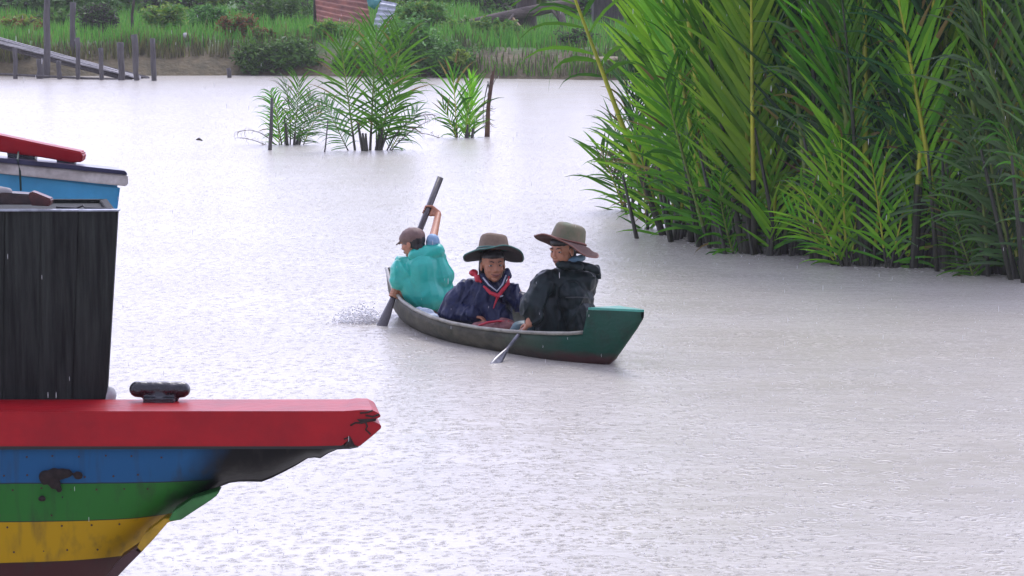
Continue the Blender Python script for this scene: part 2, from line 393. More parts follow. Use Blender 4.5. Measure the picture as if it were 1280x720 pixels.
bush('green_bush', 530, 80, 80, 40, BG, 'green bush at the top edge between the silver sheet and the log', n=1300, ls=.07, seed=14, m2=BY, f2=.2)
bush('lime_bush', 208, 79, 60, 40, BY, 'yellow green leafy bush at the top of the left bank', n=900, ls=.08, seed=15, m2=BG, f2=.5)
bush('lime_bush', 30, 80, 60, 26, BY, 'pale flowering bush at the far top left corner', n=500, ls=.07, seed=16, m2=BO, f2=.3)
bush('green_bush', 262, 81, 60, 34, BG, 'green bush behind the rust orange bush', n=800, ls=.07, seed=17, m2=BD, f2=.5)
bush('green_bush', 720, 73.5, 60, 26, BG, 'twiggy green bush under the dark stump at the right', n=700, ls=.06, seed=18, m2=BP, f2=.5)
bush('dark_bush', 70, 84, 60, 22, BD, 'dark bush behind the tall landing posts', n=600, ls=.07, seed=19, m2=BG, f2=.5)
bush('green_bush', 350, 84, 110, 40, BG, 'broad green bush behind the left end of the rusty sheet pile', n=1200, ls=.08, seed=20, m2=BD, f2=.5)
rq = random.Random(31)
for i in range(26):
    px_ = -20+i*33+rq.uniform(-10,10)
    bush('background_bush', px_, rq.uniform(88,100), rq.uniform(60,100), rq.uniform(34,60), rq.choice([BG,BD,BG,BY]), 'green bush in the hedge of scrub along the very top behind the bank', 'bush', n=650, ls=.11, seed=200+i, m2=rq.choice([BD,BG,BP]), f2=.4, group='background scrub behind the far bank')
def tree(name, px, D, h, rad, label, seed, fol=BG, crown_r=1.4, lean=0, n=2600, n_l=5):
    rg = random.Random(seed); x = (px-640)*D/F; z = ground_z(x, D)-.1; t = empty(name, (x, D, z))
    tb = MB(); pts = []; rs = []
    for i in range(8):
        k = i/7; pts.append((x+lean*k+.08*rg.uniform(-1,1)*k, D, z+h*k)); rs.append(rad*(1.35-.9*k if i else 1.7))
    tb.tube(pts, rs, 10)
    ends = []
    for i in range(n_l):
        a = rg.uniform(0, 6.28); k = rg.randint(4, 7); p0 = Vector(pts[k]); p2 = p0+Vector((math.cos(a)*crown_r*.7, math.sin(a)*crown_r*.7, rg.uniform(.3, .9)*h*.3))
        tb.tube([p0, (p0+p2)/2+Vector((0,0,.15)), p2], [rs[k]*.5, rs[k]*.35, rs[k]*.15], 6); ends.append(p2)
    tb.build('trunk', BARK, t)
    cb = MB()
    for e in ends+[Vector(pts[-1])]: leaf_cloud(cb, e, (crown_r*.6, crown_r*.6, crown_r*.45), n//(n_l+1), .11, rg)
    cb.build('crown', fol, t); tag(t, label, 'tree'); return t
tree('broken_tree', 656, 79, 4.2, .24, 'thick dark tree trunk standing over the fallen log on the far bank', 21, lean=.15)
tree('small_tree', 168, 77.5, 2.6, .035, 'slender young tree with yellow green leaves behind the landing', 22, fol=BY, crown_r=.7, n=800)
tree('background_tree', 380, 92, 4.5, .16, 'dark tree far behind the rusty sheet pile', 23, fol=BD)
tree('background_tree', 770, 86, 4.0, .2, 'dark trunk beside the pale sheet at the far right of the bank', 24, fol=BD)
tree('background_tree', 245, 96, 4.4, .12, 'thin dark trunk behind the left bank bushes', 25, fol=BD)
tree('background_tree', 700, 98, 5, .2, 'dark tree behind the fallen log', 27, fol=BD)
# fallen trunk and sticks
b = MB(); D = 78.6
b.tube([P(572,31,D), P(612,24,D), P(655,16,D), P(690,9,D), P(724,2,D)], [.07,.13,.16,.15,.12], 9)
b.build('fallen_log', mat('grey_deadwood', (.15,.12,.10), .8, .35, 6, bump=.02, stretch=(.5,4,4)))
tag(bpy.data.objects['fallen_log'], 'grey fallen tree trunk leaning against the dark tree on the bank', 'log')
DEAD = bpy.data.materials['grey_deadwood']
b = MB(); b.tube([P(640,22,78.2), P(652,36,77.6), P(668,52,77)], [.045,.04,.02], 6); tag(b.build('broken_branch', mat('pale_stick', (.32,.22,.11), .7)), 'light brown broken branch leaning down from the fallen trunk', 'branch')
b = MB(); b.tube([P(625,42,77.5), P(634,28,78), P(642,18,78.2)], [.03,.04,.03], 6); tag(b.build('broken_branch', DEAD), 'short grey branch propping the fallen trunk', 'branch')
b = MB(); b.tube([P(702,50,77), P(704,30,77.4), P(699,8,77.8)], [.11,.1,.09], 7); b.tube([P(703,30,77.4), P(690,12,77.8)], [.05,.03], 6); tag(b.build('dead_stump', BARK), 'dark broken stump right of the thick tree trunk', 'stump')
b = MB(); b.tube([P(742,73.5,71.3), P(772,73,71.2)], [.05,.045], 7); tag(b.build('driftwood', mat('pale_driftwood', (.5,.42,.28), .7)), 'pale straight stick lying on the right end of the bank', 'stick')
# rock
b = MB(); c = P(233, 47, 75.6); b.ell(c, (.17,.14,.12), n=14, k=8); tag(voxel(b, 'rock', mat('pale_rock', (.45,.43,.42), .8), None, .03, 1, lambda p, n: .03*noise.noise(p*9)), 'pale rounded rock at the lip of the left mud bank', 'rock')

# corrugated sheets
def corr(name, quad, m, label, cat, waves=9, amp=.03, cols=10, parent=None):
    """quad: P corners tl,tr,br,bl ; ridges run across"""
    tl, tr, br, bl = quad; nrm = (tr-tl).cross(bl-tl).normalized(); rows = waves*6; v = []; f = []
    for side in (0, 1):
        for i in range(rows+1):
            k = i/rows; a = tl.lerp(bl, k); c_ = tr.lerp(br, k); o_ = nrm*(amp*math.sin(k*waves*2*math.pi)+side*.006)
            for j in range(cols+1): v.append(a.lerp(c_, j/cols)+o_+Vector((0,0,.012*noise.noise(Vector((i*.4,j*.8,3))))))
    W = cols+1; H = (rows+1)*W
    for i in range(rows):
        for j in range(cols):
            a = i*W+j; f.append((a,a+1,a+1+W,a+W)); f.append((H+a,H+a+W,H+a+W+1,H+a+1))
    for i in range(rows): f.append((i*W, i*W+W, H+i*W+W, H+i*W)); f.append((i*W+cols, H+i*W+cols, H+i*W+W+cols, i*W+W+cols))
    for j in range(cols): f.append((j, H+j, H+j+1, j+1)); a = rows*W+j; f.append((a, a+1, H+a+1, H+a))
    o = obj(name, v, f, m, parent)
    if parent is None: tag(o, label, cat)
    return o
RUST = mat('rusty_iron', (.30,.12,.08), .75, .3, 4, col2=(.15,.07,.055), bump=.01)
TIN = mat('silver_tin', (.5,.53,.58), .35, .15, 5, metal=.5, bump=.01)
D = 77.3
hut = empty('tin_shelter', P(430, 40, D)); tag(hut, 'low rusty corrugated iron shelter on the far bank', 'shelter')
corr('rusty_sheet', [P(392,-26,D+1.6), P(455,-22,D+1.6), P(466,46,D-.2), P(396,27,D-.1)], RUST, None, None, 9, .035, parent=hut)
b = MB(); b.tube([P(394,-24,D+1.7)-Vector((0,0,0)), P(394,40,D+1.7)], .05, 6); b.build('post', BARK, hut)
b = MB(); b.tube([P(455,-20,D+1.7), P(455,40,D+1.7)], .05, 6); b.build('post', BARK, hut)
corr('tin_sheet', [P(476,0,D+.2), P(496,4,D+.1), P(486,44,D-.4), P(462,46,D-.4)], TIN, 'silver corrugated sheet leaning at the right end of the rusty shelter', 'metal sheet', 7, .03)
b = MB(); tv = []
q = [P(455,-14,D+.6), P(484,-12,D+.6), P(474,3,D+.1), P(468,12,D+.1), P(460,7,D+.1)]
b.prism(q, (0,.04,0)); tag(b.build('tarpaulin', mat('teal_tarp', (.06,.30,.27), .4, .15, 5)), 'teal tarpaulin tucked between the rusty and the silver sheets', 'tarpaulin')
# dark shack at the right
D = 84; x0 = P(745,0,D); sh_ = empty('shack', (x0.x+.8, D, ground_z(x0.x, D))); tag(sh_, 'dark wooden shack mostly hidden behind the palms at the top right', 'shack')
DW = mat('dark_boards', (.07,.06,.055), .8, .3, 5, bump=.02, stretch=(4,4,.5))
b = MB(); a_ = P(742,34,D); e_ = P(812,34,D); b.box(((a_.x+e_.x)/2, D+1.2, a_.z+.9), ((e_.x-a_.x)/2, 1.2, 1.1)); b.build('wall', DW, sh_, False, .02)
b = MB(); b.prism([(a_.x-.2, D-.3, a_.z+1.95), (a_.x-.2, D+1.2, a_.z+2.7), (a_.x-.2, D+2.7, a_.z+1.95), (a_.x-.2, D+1.2, a_.z+2.5)], (e_.x-a_.x+.4,0,0)); b.build('roof', RUST, sh_, False)
corr('wall_sheet', [P(783,-8,D-.06), P(802,-8,D-.06), P(801,13,D-.05), P(784,11,D-.05)], TIN, None, None, 6, .02, parent=sh_)

# landing stage posts and gangway
PW = mat('weathered_post', (.10,.093,.09), .75, .35, 3, col2=(.06,.055,.055), bump=.02, bscale=12, stretch=(4,4,.6))
def post(px, top, bot, wpx, D, label, lean=0):
    b = MB(); p1 = P(px+lean, top, D); p0 = P(px, bot, D); p0.z = min(p0.z, .0)-.4 if bot > 88 else p0.z-.4
    n = 7; rr = wpx*D/F/2; rg = random.Random(int(px))
    pts = [p0.lerp(p1, i/n)+Vector((rg.uniform(-1,1)*.012, 0, 0)) for i in range(n+1)]
    b.tube(pts, [rr*rg.uniform(.9,1.12) for _ in pts], 8)
    tag(b.build('landing_post', PW), label, 'post', 'posts of the landing stage')
post(58, -40, 96, 8, 72.4, 'tallest landing post, rising out of the picture at left', 1)
post(90, 3, 80, 7, 74.6, 'tall dark post behind the gangway', 1)
post(19, 60, 98, 6, 71.8, 'short post under the upper gangway at the left edge')
post(50, 74, 97, 8, 72.0, 'stubby post beside the tallest landing post')
post(76, 76, 98, 6, 71.6, 'small post bent under the middle of the gangway', -3)
post(98, 47, 99, 5.5, 71.4, 'thin post in front of the middle of the gangway', -1)
post(128, 60, 100, 6, 71.2, 'short post near the lower third of the gangway', -2)
post(153, 53, 101, 8, 71.0, 'broad ragged post at the foot of the gangway', -3)
post(171, 43, 102, 7, 70.8, 'tall post just past the foot of the gangway', -3)
post(194, 48, 102.5, 6.5, 70.6, 'outermost post of the landing standing alone in the water', -4)
post(288, 85, 97.5, 5, 72.6, 'small lone stub standing at the foot of the mud bank', -2)
gw = empty('gangway', G(180,101)); tag(gw, 'weathered plank gangway sloping down to the water at the left', 'gangway')
for k, (y0, y1, dd) in enumerate([(50,95,.5),(54,98,.25),(58.5,100,0)]):
    b = MB(); A = P(-60, y0-17, 74.6+dd); B = P(186-6*k, y1+3, 71.6+dd); b.tube([A, A.lerp(B,.5)+Vector((0,0,-.03)), B], .045, 4); b.build('stringer', PW, gw, False)
GP = mat('pale_plank', (.36,.35,.35), .6, .3, 3, bump=.01, stretch=(.6,5,5))
for k in range(4):
    A = P(-60, 33+2.7*k, 74.9-.18*k); B = P(176, 98.5+.8*k, 72.0-.16*k); b = MB(); n = 8; rg = random.Random(k)
    pts = [A.lerp(B, i/n)+Vector((0,0,.03+rg.uniform(-.012,.012))) for i in range(n+1)]
    w_ = Vector((.0,.07,0))
    vv = []; 
    for p in pts: vv += [p-w_, p+w_, p+w_+Vector((0,0,.035)), p-w_+Vector((0,0,.035))]
    ff = []
    for i in range(n):
        for a, c_ in ((0,1),(1,2),(2,3),(3,0)): ff.append((i*4+a, i*4+c_, i*4+4+c_, i*4+4+a))
    ff += [(3,2,1,0), (n*4,n*4+1,n*4+2,n*4+3)]
    b.add(vv, ff); b.build('plank', GP, gw, False)
b = MB(); b.tube([P(-30,91,71.9), P(60,95.5,71.7), P(165,100.5,71.2)], .03, 5); tag(b.build('mooring_pole', PW), 'long thin pole lying at the waterline along the landing posts', 'pole')

# ---------------------------------------------------------------- nipa palms
def frond_mesh(name, L, n, leafL, lw, curve, seed, start=.22, ang=(62, 28), droop=.5, mats=None, fan=0, ragged=.0, stiff=1.0, sheen=.12):
    rg = random.Random(seed); V = []; Fc = []; M = []
    pts = []; N = 16; pos = Vector((0,0,0)); th = rg.uniform(-.02, .05); 
    for i in range(N+1):
        pts.append(pos.copy()); th += curve/N*(.3+1.6*(i/N)**1.5); pos += Vector((math.sin(th), 0, math.cos(th)))*L/N
    # rachis
    mb = MB(); mb.tube(pts, [.030*(1-.86*(i/N)**.8)*min(1.25, L/2.6)+.003 for i in range(N+1)], 6)
    V += mb.v; Fc += mb.f; M += [2 if q < 6*4 else 1 for q in range(len(mb.f))]
    def at(k):
        x = k*N; i = min(int(x), N-1); p = pts[i].lerp(pts[i+1], x-i); d = (pts[i+1]-pts[i]).normalized(); return p, d
    for i in range(n):
        for sgn in (-1, 1):
            if rg.random() < ragged: continue
            k = start+(1-start)*(i+.5*(sgn > 0)*.6+rg.uniform(-.15,.15))/n; k = min(max(k,0),.995); p, d = at(k)
            u = (k-start)/(1-start)
            side = Vector((0, sgn, 0)); nrm = side.cross(d).normalized()
            if nrm.x > 0: nrm = -nrm           # upper (adaxial) side faces -x side of the curve
            a = R(ang[0]+(ang[1]-ang[0])*u+rg.gauss(0,7))
            l = leafL*(.55+.75*math.sin(math.pi*min(1, .18+u*.75)))*rg.uniform(.62,1.15)
            dirv = (d*math.cos(a)+side*math.sin(a)+nrm*rg.uniform(-.12,.38)).normalized()
            lwk = rg.uniform(.65,1.2); nseg = 6; q = p.copy(); dr = (droop+(.9 if rg.random() < sheen else 0))*rg.uniform(.4,1.8); cur = dirv.copy(); b0 = len(V)
            wv = dirv.cross(nrm).normalized(); 
            for s in range(nseg+1):
                t = s/nseg; wd = lw*lwk*(.35+.65*min(1, t*5))*(1-t**2.6)*rg.uniform(.92,1.08) if s < nseg else .002
                nn = cur.cross(wv).normalized()
                V.append(tuple(q-wv*wd*.5)); V.append(tuple(q+nn*wd*.16)); V.append(tuple(q+wv*wd*.5))
                cur = (cur+Vector((0,0,-1))*dr*t*.42/stiff).normalized(); q = q+cur*l/nseg
            brown = rg.random() < .09
            for s in range(nseg):
                o_ = b0+s*3; Fc += [(o_,o_+1,o_+4,o_+3),(o_+1,o_+2,o_+5,o_+4)]; M += [3,3] if (brown and s >= 3) else [0,0]
    me = bpy.data.meshes.new(name); me.from_pydata([tuple(v) for v in V], [], Fc); me.update()
    for m in list(mats)+[SHE, LYB]: me.materials.append(m)
    me.polygons.foreach_set('material_index', M); me.polygons.foreach_set('use_smooth', [True]*len(Fc))
    return me
SHE = mat('palm_sheath', (.045,.045,.025), .6, .3, 4, col2=(.02,.02,.014), stretch=(5,5,.7))
LYB = leafmat('palm_leaf_browned', (.24,.20,.05), (.12,.07,.03), .6, .25, spec=.2)
LG = leafmat('palm_leaf', (.10,.32,.012), (.018,.095,.005), .42, .36, spec=.25)
LB = leafmat('palm_leaf_bright', (.29,.58,.025), (.08,.30,.012), .40, .42, spec=.3)
LD = leafmat('palm_leaf_blue_green', (.020,.095,.018), (.007,.036,.008), .38, .22, spec=.3)
LS = leafmat('palm_leaf_silvery', (.12,.27,.07), (.04,.12,.025), .32, .3, spec=.55)
LX = leafmat('palm_leaf_dead', (.16,.10,.05), (.06,.042,.028), .7, .15)
RA = mat('palm_stalk', (.16,.22,.03), .4, .25, 5, col2=(.07,.10,.018)); RY = mat('palm_stalk_yellow', (.42,.42,.03), .35, .2, 5, col2=(.22,.26,.02))
RB = mat('palm_stalk_dark', (.035,.04,.022), .5, .3, 5)
FM = []
for s in range(10):
    L = [3.6,4.1,4.3,3.8,4.6,3.4,3.9,4.2,3.5,4.4][s]
    FM.append(frond_mesh('frond', L, [32,34,30,36,34,28,32,36,32,28][s], [.85,.95,1.0,.8,.95,.75,.9,.85,.9,.8][s], .042, [.05,.14,.22,.03,.4,.08,.15,.04,.55,.1][s], 40+s, start=[.30,.28,.34,.25,.3,.38,.26,.33,.3,.45][s],
        droop=[.12,.45,.2,.08,1.0,.25,.15,.3,1.2,.1][s], mats=[[LG,RA],[LD,RA],[LG,RA],[LB,RA],[LD,RY],[LG,RB],[LD,RA],[LG,RY],[LS,RA],[LG,RY]][s], ang=([38,46,34,30,54,40,38,28,52,32][s],14), ragged=.10))
FB = [frond_mesh('bright_frond', 3.1, 30, .80, .058, c_, 70+s, start=.12, ang=(40,16), droop=.12, mats=[LB,RY], stiff=1.5) for s, c_ in enumerate((.1,.25,.4))]
FY = [frond_mesh('young_frond', 1.35, 11, .55, .042, c_, 80+s, start=.14, ang=(48,22), droop=.5, mats=[LB if s % 2 == 0 else LG,RY]) for s, c_ in enumerate((.15,.35,.6,.9))]
FS = [frond_mesh('small_frond', 1.75, 22, .55, .035, c_, 90+s, start=.2, ang=(58,26), droop=[.5,.9,1.2,.6][s], mats=[[LG,RA],[LS,RA],[LG,RA],[LS,RY]][s]) for s, c_ in enumerate((.2,.5,.9,.4))]
FX = [frond_mesh('dead_frond', 1.9, 18, .5, .028, c_, 99+s, start=.3, ang=(50,20), droop=2.2, mats=[LX,RB], ragged=.3) for s, c_ in enumerate((.6,1.6))]
FT = [frond_mesh('tattered_frond', 2.6, 18, .55, .036, c_, 110+s, start=.55, ang=(60,25), droop=1.4, mats=[LG,RY], ragged=.25) for s, c_ in enumerate((.12,1.0))]
def frond(par, me, az, lean, sc=1.0, off=(0,0,0), name='frond', roll=0):
    o = bpy.data.objects.new(name, me); C.objects.link(o); o.parent = par
    o.rotation_euler = (Matrix.Rotation(az, 3, 'Z') @ Matrix.Rotation(lean, 3, 'Y') @ Matrix.Rotation(roll, 3, 'Z')).to_euler()
    o.location = off; o.scale = (sc, sc, sc); return o
def basal(par, rg, n, spread=.12, h=1.2, rad=.035):
    """dark sheath bundle at the foot"""
    b = MB()
    for i in range(n):
        a = rg.uniform(0, 6.28); p = Vector((math.cos(a)*spread*rg.random(), math.sin(a)*spread*rg.random(), -.3)); hh = h*rg.uniform(.4,1)
        q = p+Vector((math.cos(a)*.3*hh, math.sin(a)*.3*hh, hh+.3))
        b.tube([p, p.lerp(q,.5), q], [rad*1.3, rad, rad*.5], 6)
    m = bpy.data.meshes.new('sheath'); 
    o = b.build('leaf_sheath', SHE, None); o.parent = par; return o
NIPA = 'nipa palms of the right-hand thicket'
def palm(x, y, rg, nf, label, group=NIPA, meshes=None, lean=(0, 10), sc=(.85,1.15), low=3, z=-.25, bright=0, dead=0, young=0, name='nipa_palm', azc=None):
    t = empty(name, (x, y, z)); tag(t, label, 'palm', group)
    basal(t, rg, 5, .22, 1.5, .022)
    for i in range(nf):
        az = rg.uniform(0, 6.28) if azc is None else azc+rg.uniform(-1,1)
        me = rg.choice(meshes or FM); o_ = (math.cos(az)*.08, math.sin(az)*.08, 0)
        frond(t, me, az, R(rg.uniform(*lean)), rg.uniform(*sc), o_, roll=(rg.choice((1,-1))*math.pi/2-az+rg.gauss(0,.5)) if rg.random() < .7 else rg.uniform(-.5,.5))
    for i in range(bright): az = rg.uniform(2.5,5.5); frond(t, rg.choice(FB), az, R(rg.uniform(2,12)), rg.uniform(.85,1.1), (math.cos(az)*.06, math.sin(az)*.06, .25), roll=-math.pi/2-az+rg.gauss(0,.4))
    for i in range(low*2): az = rg.uniform(0, 6.28); frond(t, rg.choice(FS), az, R(rg.uniform(2,26)), rg.uniform(.5,1.25), (math.cos(az)*.12, math.sin(az)*.12, .0), roll=rg.choice((1,-1))*math.pi/2-az+rg.gauss(0,.7))
    for i in range(young): az = rg.uniform(0, 6.28); frond(t, rg.choice(FY), az, R(rg.uniform(2,25)), rg.uniform(.7,1.05), (math.cos(az)*.1, math.sin(az)*.1, .2))
    for i in range(dead): az = rg.uniform(0, 6.28); frond(t, rg.choice(FX), az, R(rg.uniform(15,45)), rg.uniform(.8,1.1), (0,0,.3), name='dead_frond')
    return t
rg = random.Random(77)
front = [  # px, py at the waterline, label
 (834,298,'tall upright palm at the left front corner of the thicket', dict(nf=3, low=1, bright=0, azc=.0, sc=(.6,.75), lean=(0,6), meshes='UP')),
 (872,303,'palm with a broad bright green upright frond at the left of the thicket', dict(nf=4, low=1, bright=2, azc=.2, sc=(.75,.95), meshes='UP')),
 (912,310,'slender dark stemmed palm beside the broad bright frond', dict(nf=4, low=1, meshes='UP')),
 (944,317,'front palm with a bright yellow green fan frond reaching the water', dict(nf=3, low=1, bright=2, meshes='UP')),
 (990,318,'dark green palm set back in the gap right of the fan frond', dict(nf=5, low=1)),
 (1035,325,'front palm with drooping silvery leaflets in the middle of the thicket', dict(nf=5, low=2)),
 (1085,331,'yellow stalked palm just behind the young lime shoots', dict(nf=5, low=1, bright=1, meshes='UP')),
 (1135,334,'palm above the dark hollow and fallen dry leaves', dict(nf=5, low=0, dead=2)),
 (1190,336,'dark palm between the hollow and the rightmost front palm', dict(nf=5, low=1, bright=1, meshes='UP')),
 (1245,344,'large dense palm at the right edge with fronds down to the water', dict(nf=6, low=4)),
 (1300,350,'palm half cut off by the right edge of the picture', dict(nf=5, low=3)),
]
UP = [FM[0],FM[2],FM[3],FM[5],FM[7],FM[9]]
for px, py, lab, kw in front:
    if kw.get('meshes'): kw['meshes'] = UP
    g = G(px, py); palm(g.x, g.y, rg, label=lab, **kw)
# hero fronds put where the photograph has them
def hero(label, px, py, lst, zoff=-.2, group=NIPA):
    g = G(px, py); t = empty('nipa_palm', (g.x, g.y, zoff)); tag(t, label, 'palm', group); basal(t, rg, 3, .12, .8, .018)
    for me, az, lean, sc, roll in lst: frond(t, me, R(az), R(lean), sc, (0,0,0), roll=R(roll))
    return t
hero('palm with a long yellow stalk leaning out to the upper left over the water', 838, 294, [(FT[0],180,20,1.35,80),(FB[1],20,3,.6,80),(FY[2],180,16,1.0,80)])
hero('palm with the brightest broad upright frond near the top left of the thicket', 893, 308, [(FB[0],250,4,1.12,95),(FB[1],150,10,1.0,80),(FM[2],20,12,1,60)])
hero('palm with a fan of narrow light green leaflets at the front', 962, 320, [(FB[2],100,6,.85,100),(FB[0],10,4,.7,80),(FS[1],20,20,.9,20)])
hero('outlying palm at the far left corner with drooping dark leaflets', 790, 262, [(FS[3],185,8,.72,70),(FX[0],190,14,.55,0),(FY[3],180,22,.8,90),(FX[1],170,8,.6,80)])
hero('leaning palm behind the far left corner of the thicket', 800, 268, [(FM[1],185,2,.45,80),(FS[3],60,4,1.0,80)])
hero('small palm in the shallows left of the leaning yellow stalk', 812, 285, [(FS[2],180,3,.7,80),(FY[3],200,8,.8,80)])
# lime shoots
t = empty('young_nipa_palm', G(1060,333)+Vector((0,0,-.1))); tag(t, 'young lime green palm shoots left of the dark hollow at the waterline', 'palm')
for az, ln, sc, r_ in ((180,12,.85,90),(190,28,.7,60),(160,40,.6,80),(20,10,.75,90),(200,5,.95,90)): frond(t, FY[0 if az > 170 else 2], R(az), R(ln), sc, roll=R(r_))
t = empty('young_nipa_palm', G(1110,335)+Vector((0,0,-.1))); tag(t, 'young lime green palm with leaflets swept to the right in front of the hollow', 'palm')
for az, ln, sc, r_ in ((0,30,.9,85),(10,42,.8,70),(-5,12,.8,90),(170,8,.85,90)): frond(t, FY[0 if ln > 20 else 2], R(az), R(ln), sc, roll=R(r_))
# heap of fallen dry fronds in the hollow
t = empty('fallen_fronds', G(1165,330)); tag(t, 'brown fallen palm leaves lying over the dark hollow', 'dead leaves')
for k in range(6):
    frond(t, FX[k % 2], R(rg.uniform(-20,200)), R(rg.uniform(70,86)), .55, (rg.uniform(-.2,.2), rg.uniform(-.1,.2), .2+.05*k), name='dead_frond')
# inner rows
edge = [(800,262),(826,292),(905,304),(990,312),(1085,324),(1190,330),(1300,340),(1400,350)]
def edge_y(px):
    for (a, ya), (b_, yb) in zip(edge, edge[1:]):
        if px <= b_: return ya+(yb-ya)*(px-a)/(b_-a)
    return 350
cnt = 0
for row, dback in enumerate((.9, 1.9, 3.0, 4.3, 6.0)):
    px = 868+row*18
    while px < 1390:
        gy = G(px, edge_y(px)).y+dback+rg.uniform(-.3,.3); x = (px-640)*gy/F
        palm(x, gy, rg, 5 if row < 3 else 6, 'dark green palm crowded inside the thicket behind the front row', low=1 if row < 2 else 0, z=-.2, dead=1 if rg.random() < .3 else 0, bright=1 if rg.random() < .3 else 0, group='inner palms of the right-hand thicket')
        cnt += 1; px += rg.uniform(48, 70)*(1 if row < 3 else 1.2)
print('inner palms', cnt)

# mid-river young clumps
def clump(name, px, py, lst, label, stubs=6, spread=.12, group='young palm clumps standing in the river'):
    g = G(px, py); t = empty(name, (g.x, g.y, -.15)); tag(t, label, 'palm', group); basal(t, rg, stubs, spread, .7, .03)
    for me, az, ln, sc, ro, ox in lst: frond(t, me, R(az), R(ln), sc, (ox, 0, 0), roll=R(ro))
    return t
clump('young_nipa_palm', 362, 181, [(FS[2],175,8,.62,90,-.1),(FS[0],10,6,.66,90,.05),(FS[1],10,14,.56,90,.12),(FY[0],180,3,.6,90,-.15),(FS[1],60,6,.66,90,.0),(FX[1],185,34,.45,0,-.1),(FS[3],5,22,.5,70,.15),(FX[0],178,58,.4,0,-.1)],
      'leftmost young palm clump standing in the river behind a thin grey stake', 5)
clump('young_nipa_palm', 462, 188, [(FS[0],0,12,1.08,90,.1),(FS[2],12,20,.92,90,.12),(FS[0],178,7,1.0,90,-.2),(FS[1],190,26,.6,90,-.25),(FS[3],20,34,.55,60,.2),(FS[0],80,4,.75,90,.1),(FX[1],10,20,.6,0,.2),(FS[0],5,3,1.1,80,.0),(FX[0],-5,38,.5,0,.2)],
      'tallest young palm clump in the middle of the river with wide feathery fronds', 6, .16)
clump('young_nipa_palm', 580, 172, [(FY[1],175,3,.9,90,-.1),(FB[0],8,7,.36,90,0),(FY[3],20,8,.85,90,.05),(FY[1],190,24,.55,90,-.05),(FY[2],30,14,.6,90,.05),(FX[0],190,60,.4,0,-.1)],
      'smallest palm clump in the river with pale stiff leaves', 4)
# stakes and dead stalks
def stake(px, y0, y1, D, wpx, label, lean=0, m=None, name='stake'):
    b = MB(); p0 = P(px, y1, D)-Vector((0,0,.3)); p1 = P(px+lean, y0, D); b.tube([p0, p0.lerp(p1,.5)+Vector((.01,0,0)), p1], [wpx*D/F/2, wpx*D/F/2, wpx*D/F/2*.75], 7); return tag(b.build(name, m or PW), label, 'stake')
stake(336, 122, 181, 43.5, 5, 'thin grey stake at the left side of the left palm clump', 4)
stake(402, 150, 190, 43, 2, 'thin stick poking out between the two larger palm clumps', 8)
g = G(606, 171); t = empty('withered_palm', (g.x, g.y, -.1)); tag(t, 'withered brown palm stalk beside the smallest river clump', 'palm')
b = MB(); 
for k in range(4): b.tube([(g.x+.02*k,g.y,-.2),(g.x+.04+.012*k,g.y,.5),(g.x+.10+.025*k,g.y,1.0+.06*k)], [.018,.014,.008], 6)
b.build('stalk', mat('withered_stalk', (.13,.07,.04), .7, .3, 6), t)
for az, ln, sc, z_ in ((0,170,.35,1.0),(180,165,.4,.95),(90,150,.35,.8),(0,15,.3,.7)): frond(t, FX[0], R(az), R(ln), sc, (.05,0,z_), name='dead_frond')

# ---------------------------------------------------------------- moored painted boat (foreground)
D0 = 9.0
RED = mat('wet_red_paint', (.35,.005,.010), .42, .12, 6, col2=(.25,.004,.010), bump=.0025, bscale=30, spec=.3)
boat = empty('wooden_boat', (P(-300,515,9.1).x, 9.3, 0)); tag(boat, 'wooden boat with red rail and blue, green and yellow striped hull in the foreground', 'boat')
zt = P(300, 515, D0).z      # top of the beam
out = [(-900,515),(430,514),(452,512.5),(466,513),(474,517),(476.5,521),(470,524),(461,525.5),(469,528),(476,531),(477,535),(468,543),(457,552),(449,558.5),(442,556),(437,549),(428,557),(380,558),(-900,558)]
def poly(pts, D): return [P(a, b_, D) for a, b_ in pts]
b = MB(); 
pf = poly(out, D0)
# round the tip: back outline is set slightly left
pb = [p+Vector((-.03 if (p.x > pf[1].x) else 0, .255, 0)) for p in pf]
n = len(pf); b.add(pf+pb, [tuple(range(n)), tuple(range(2*n-1,n-1,-1))]+[(i,i+n,(i+1)%n+n,(i+1)%n) for i in range(n)])
beam = b.build('rail', RED, boat, False, .004)
# cracks and dark wood in the broken tip
CR = mat('dark_split_wood', (.03,.015,.012), .8, .3, 20)
b = MB()
for pts in ([(470,524),(459,525),(452,529),(444,528.5),(438,532)], [(456,526),(459,533),(457,537),(463,543)], [(466,513),(460,515.5),(450,516.5)], [(474,518),(466,521),(457,519.5)], [(430,549),(437,546),(442,556)]):
    b.tube([P(a, c_, D0-.0015) for a, c_ in pts], [.003]*len(pts), 5)
b.prism(poly([(437,547),(444,558.5),(430,558)], D0-.003), (0,.02,0)); b.prism(poly([(446,524),(470,523.5),(470,526),(461,527.5),(452,530)], D0-.003), (0,.02,0)); b.build('crack', CR, boat)
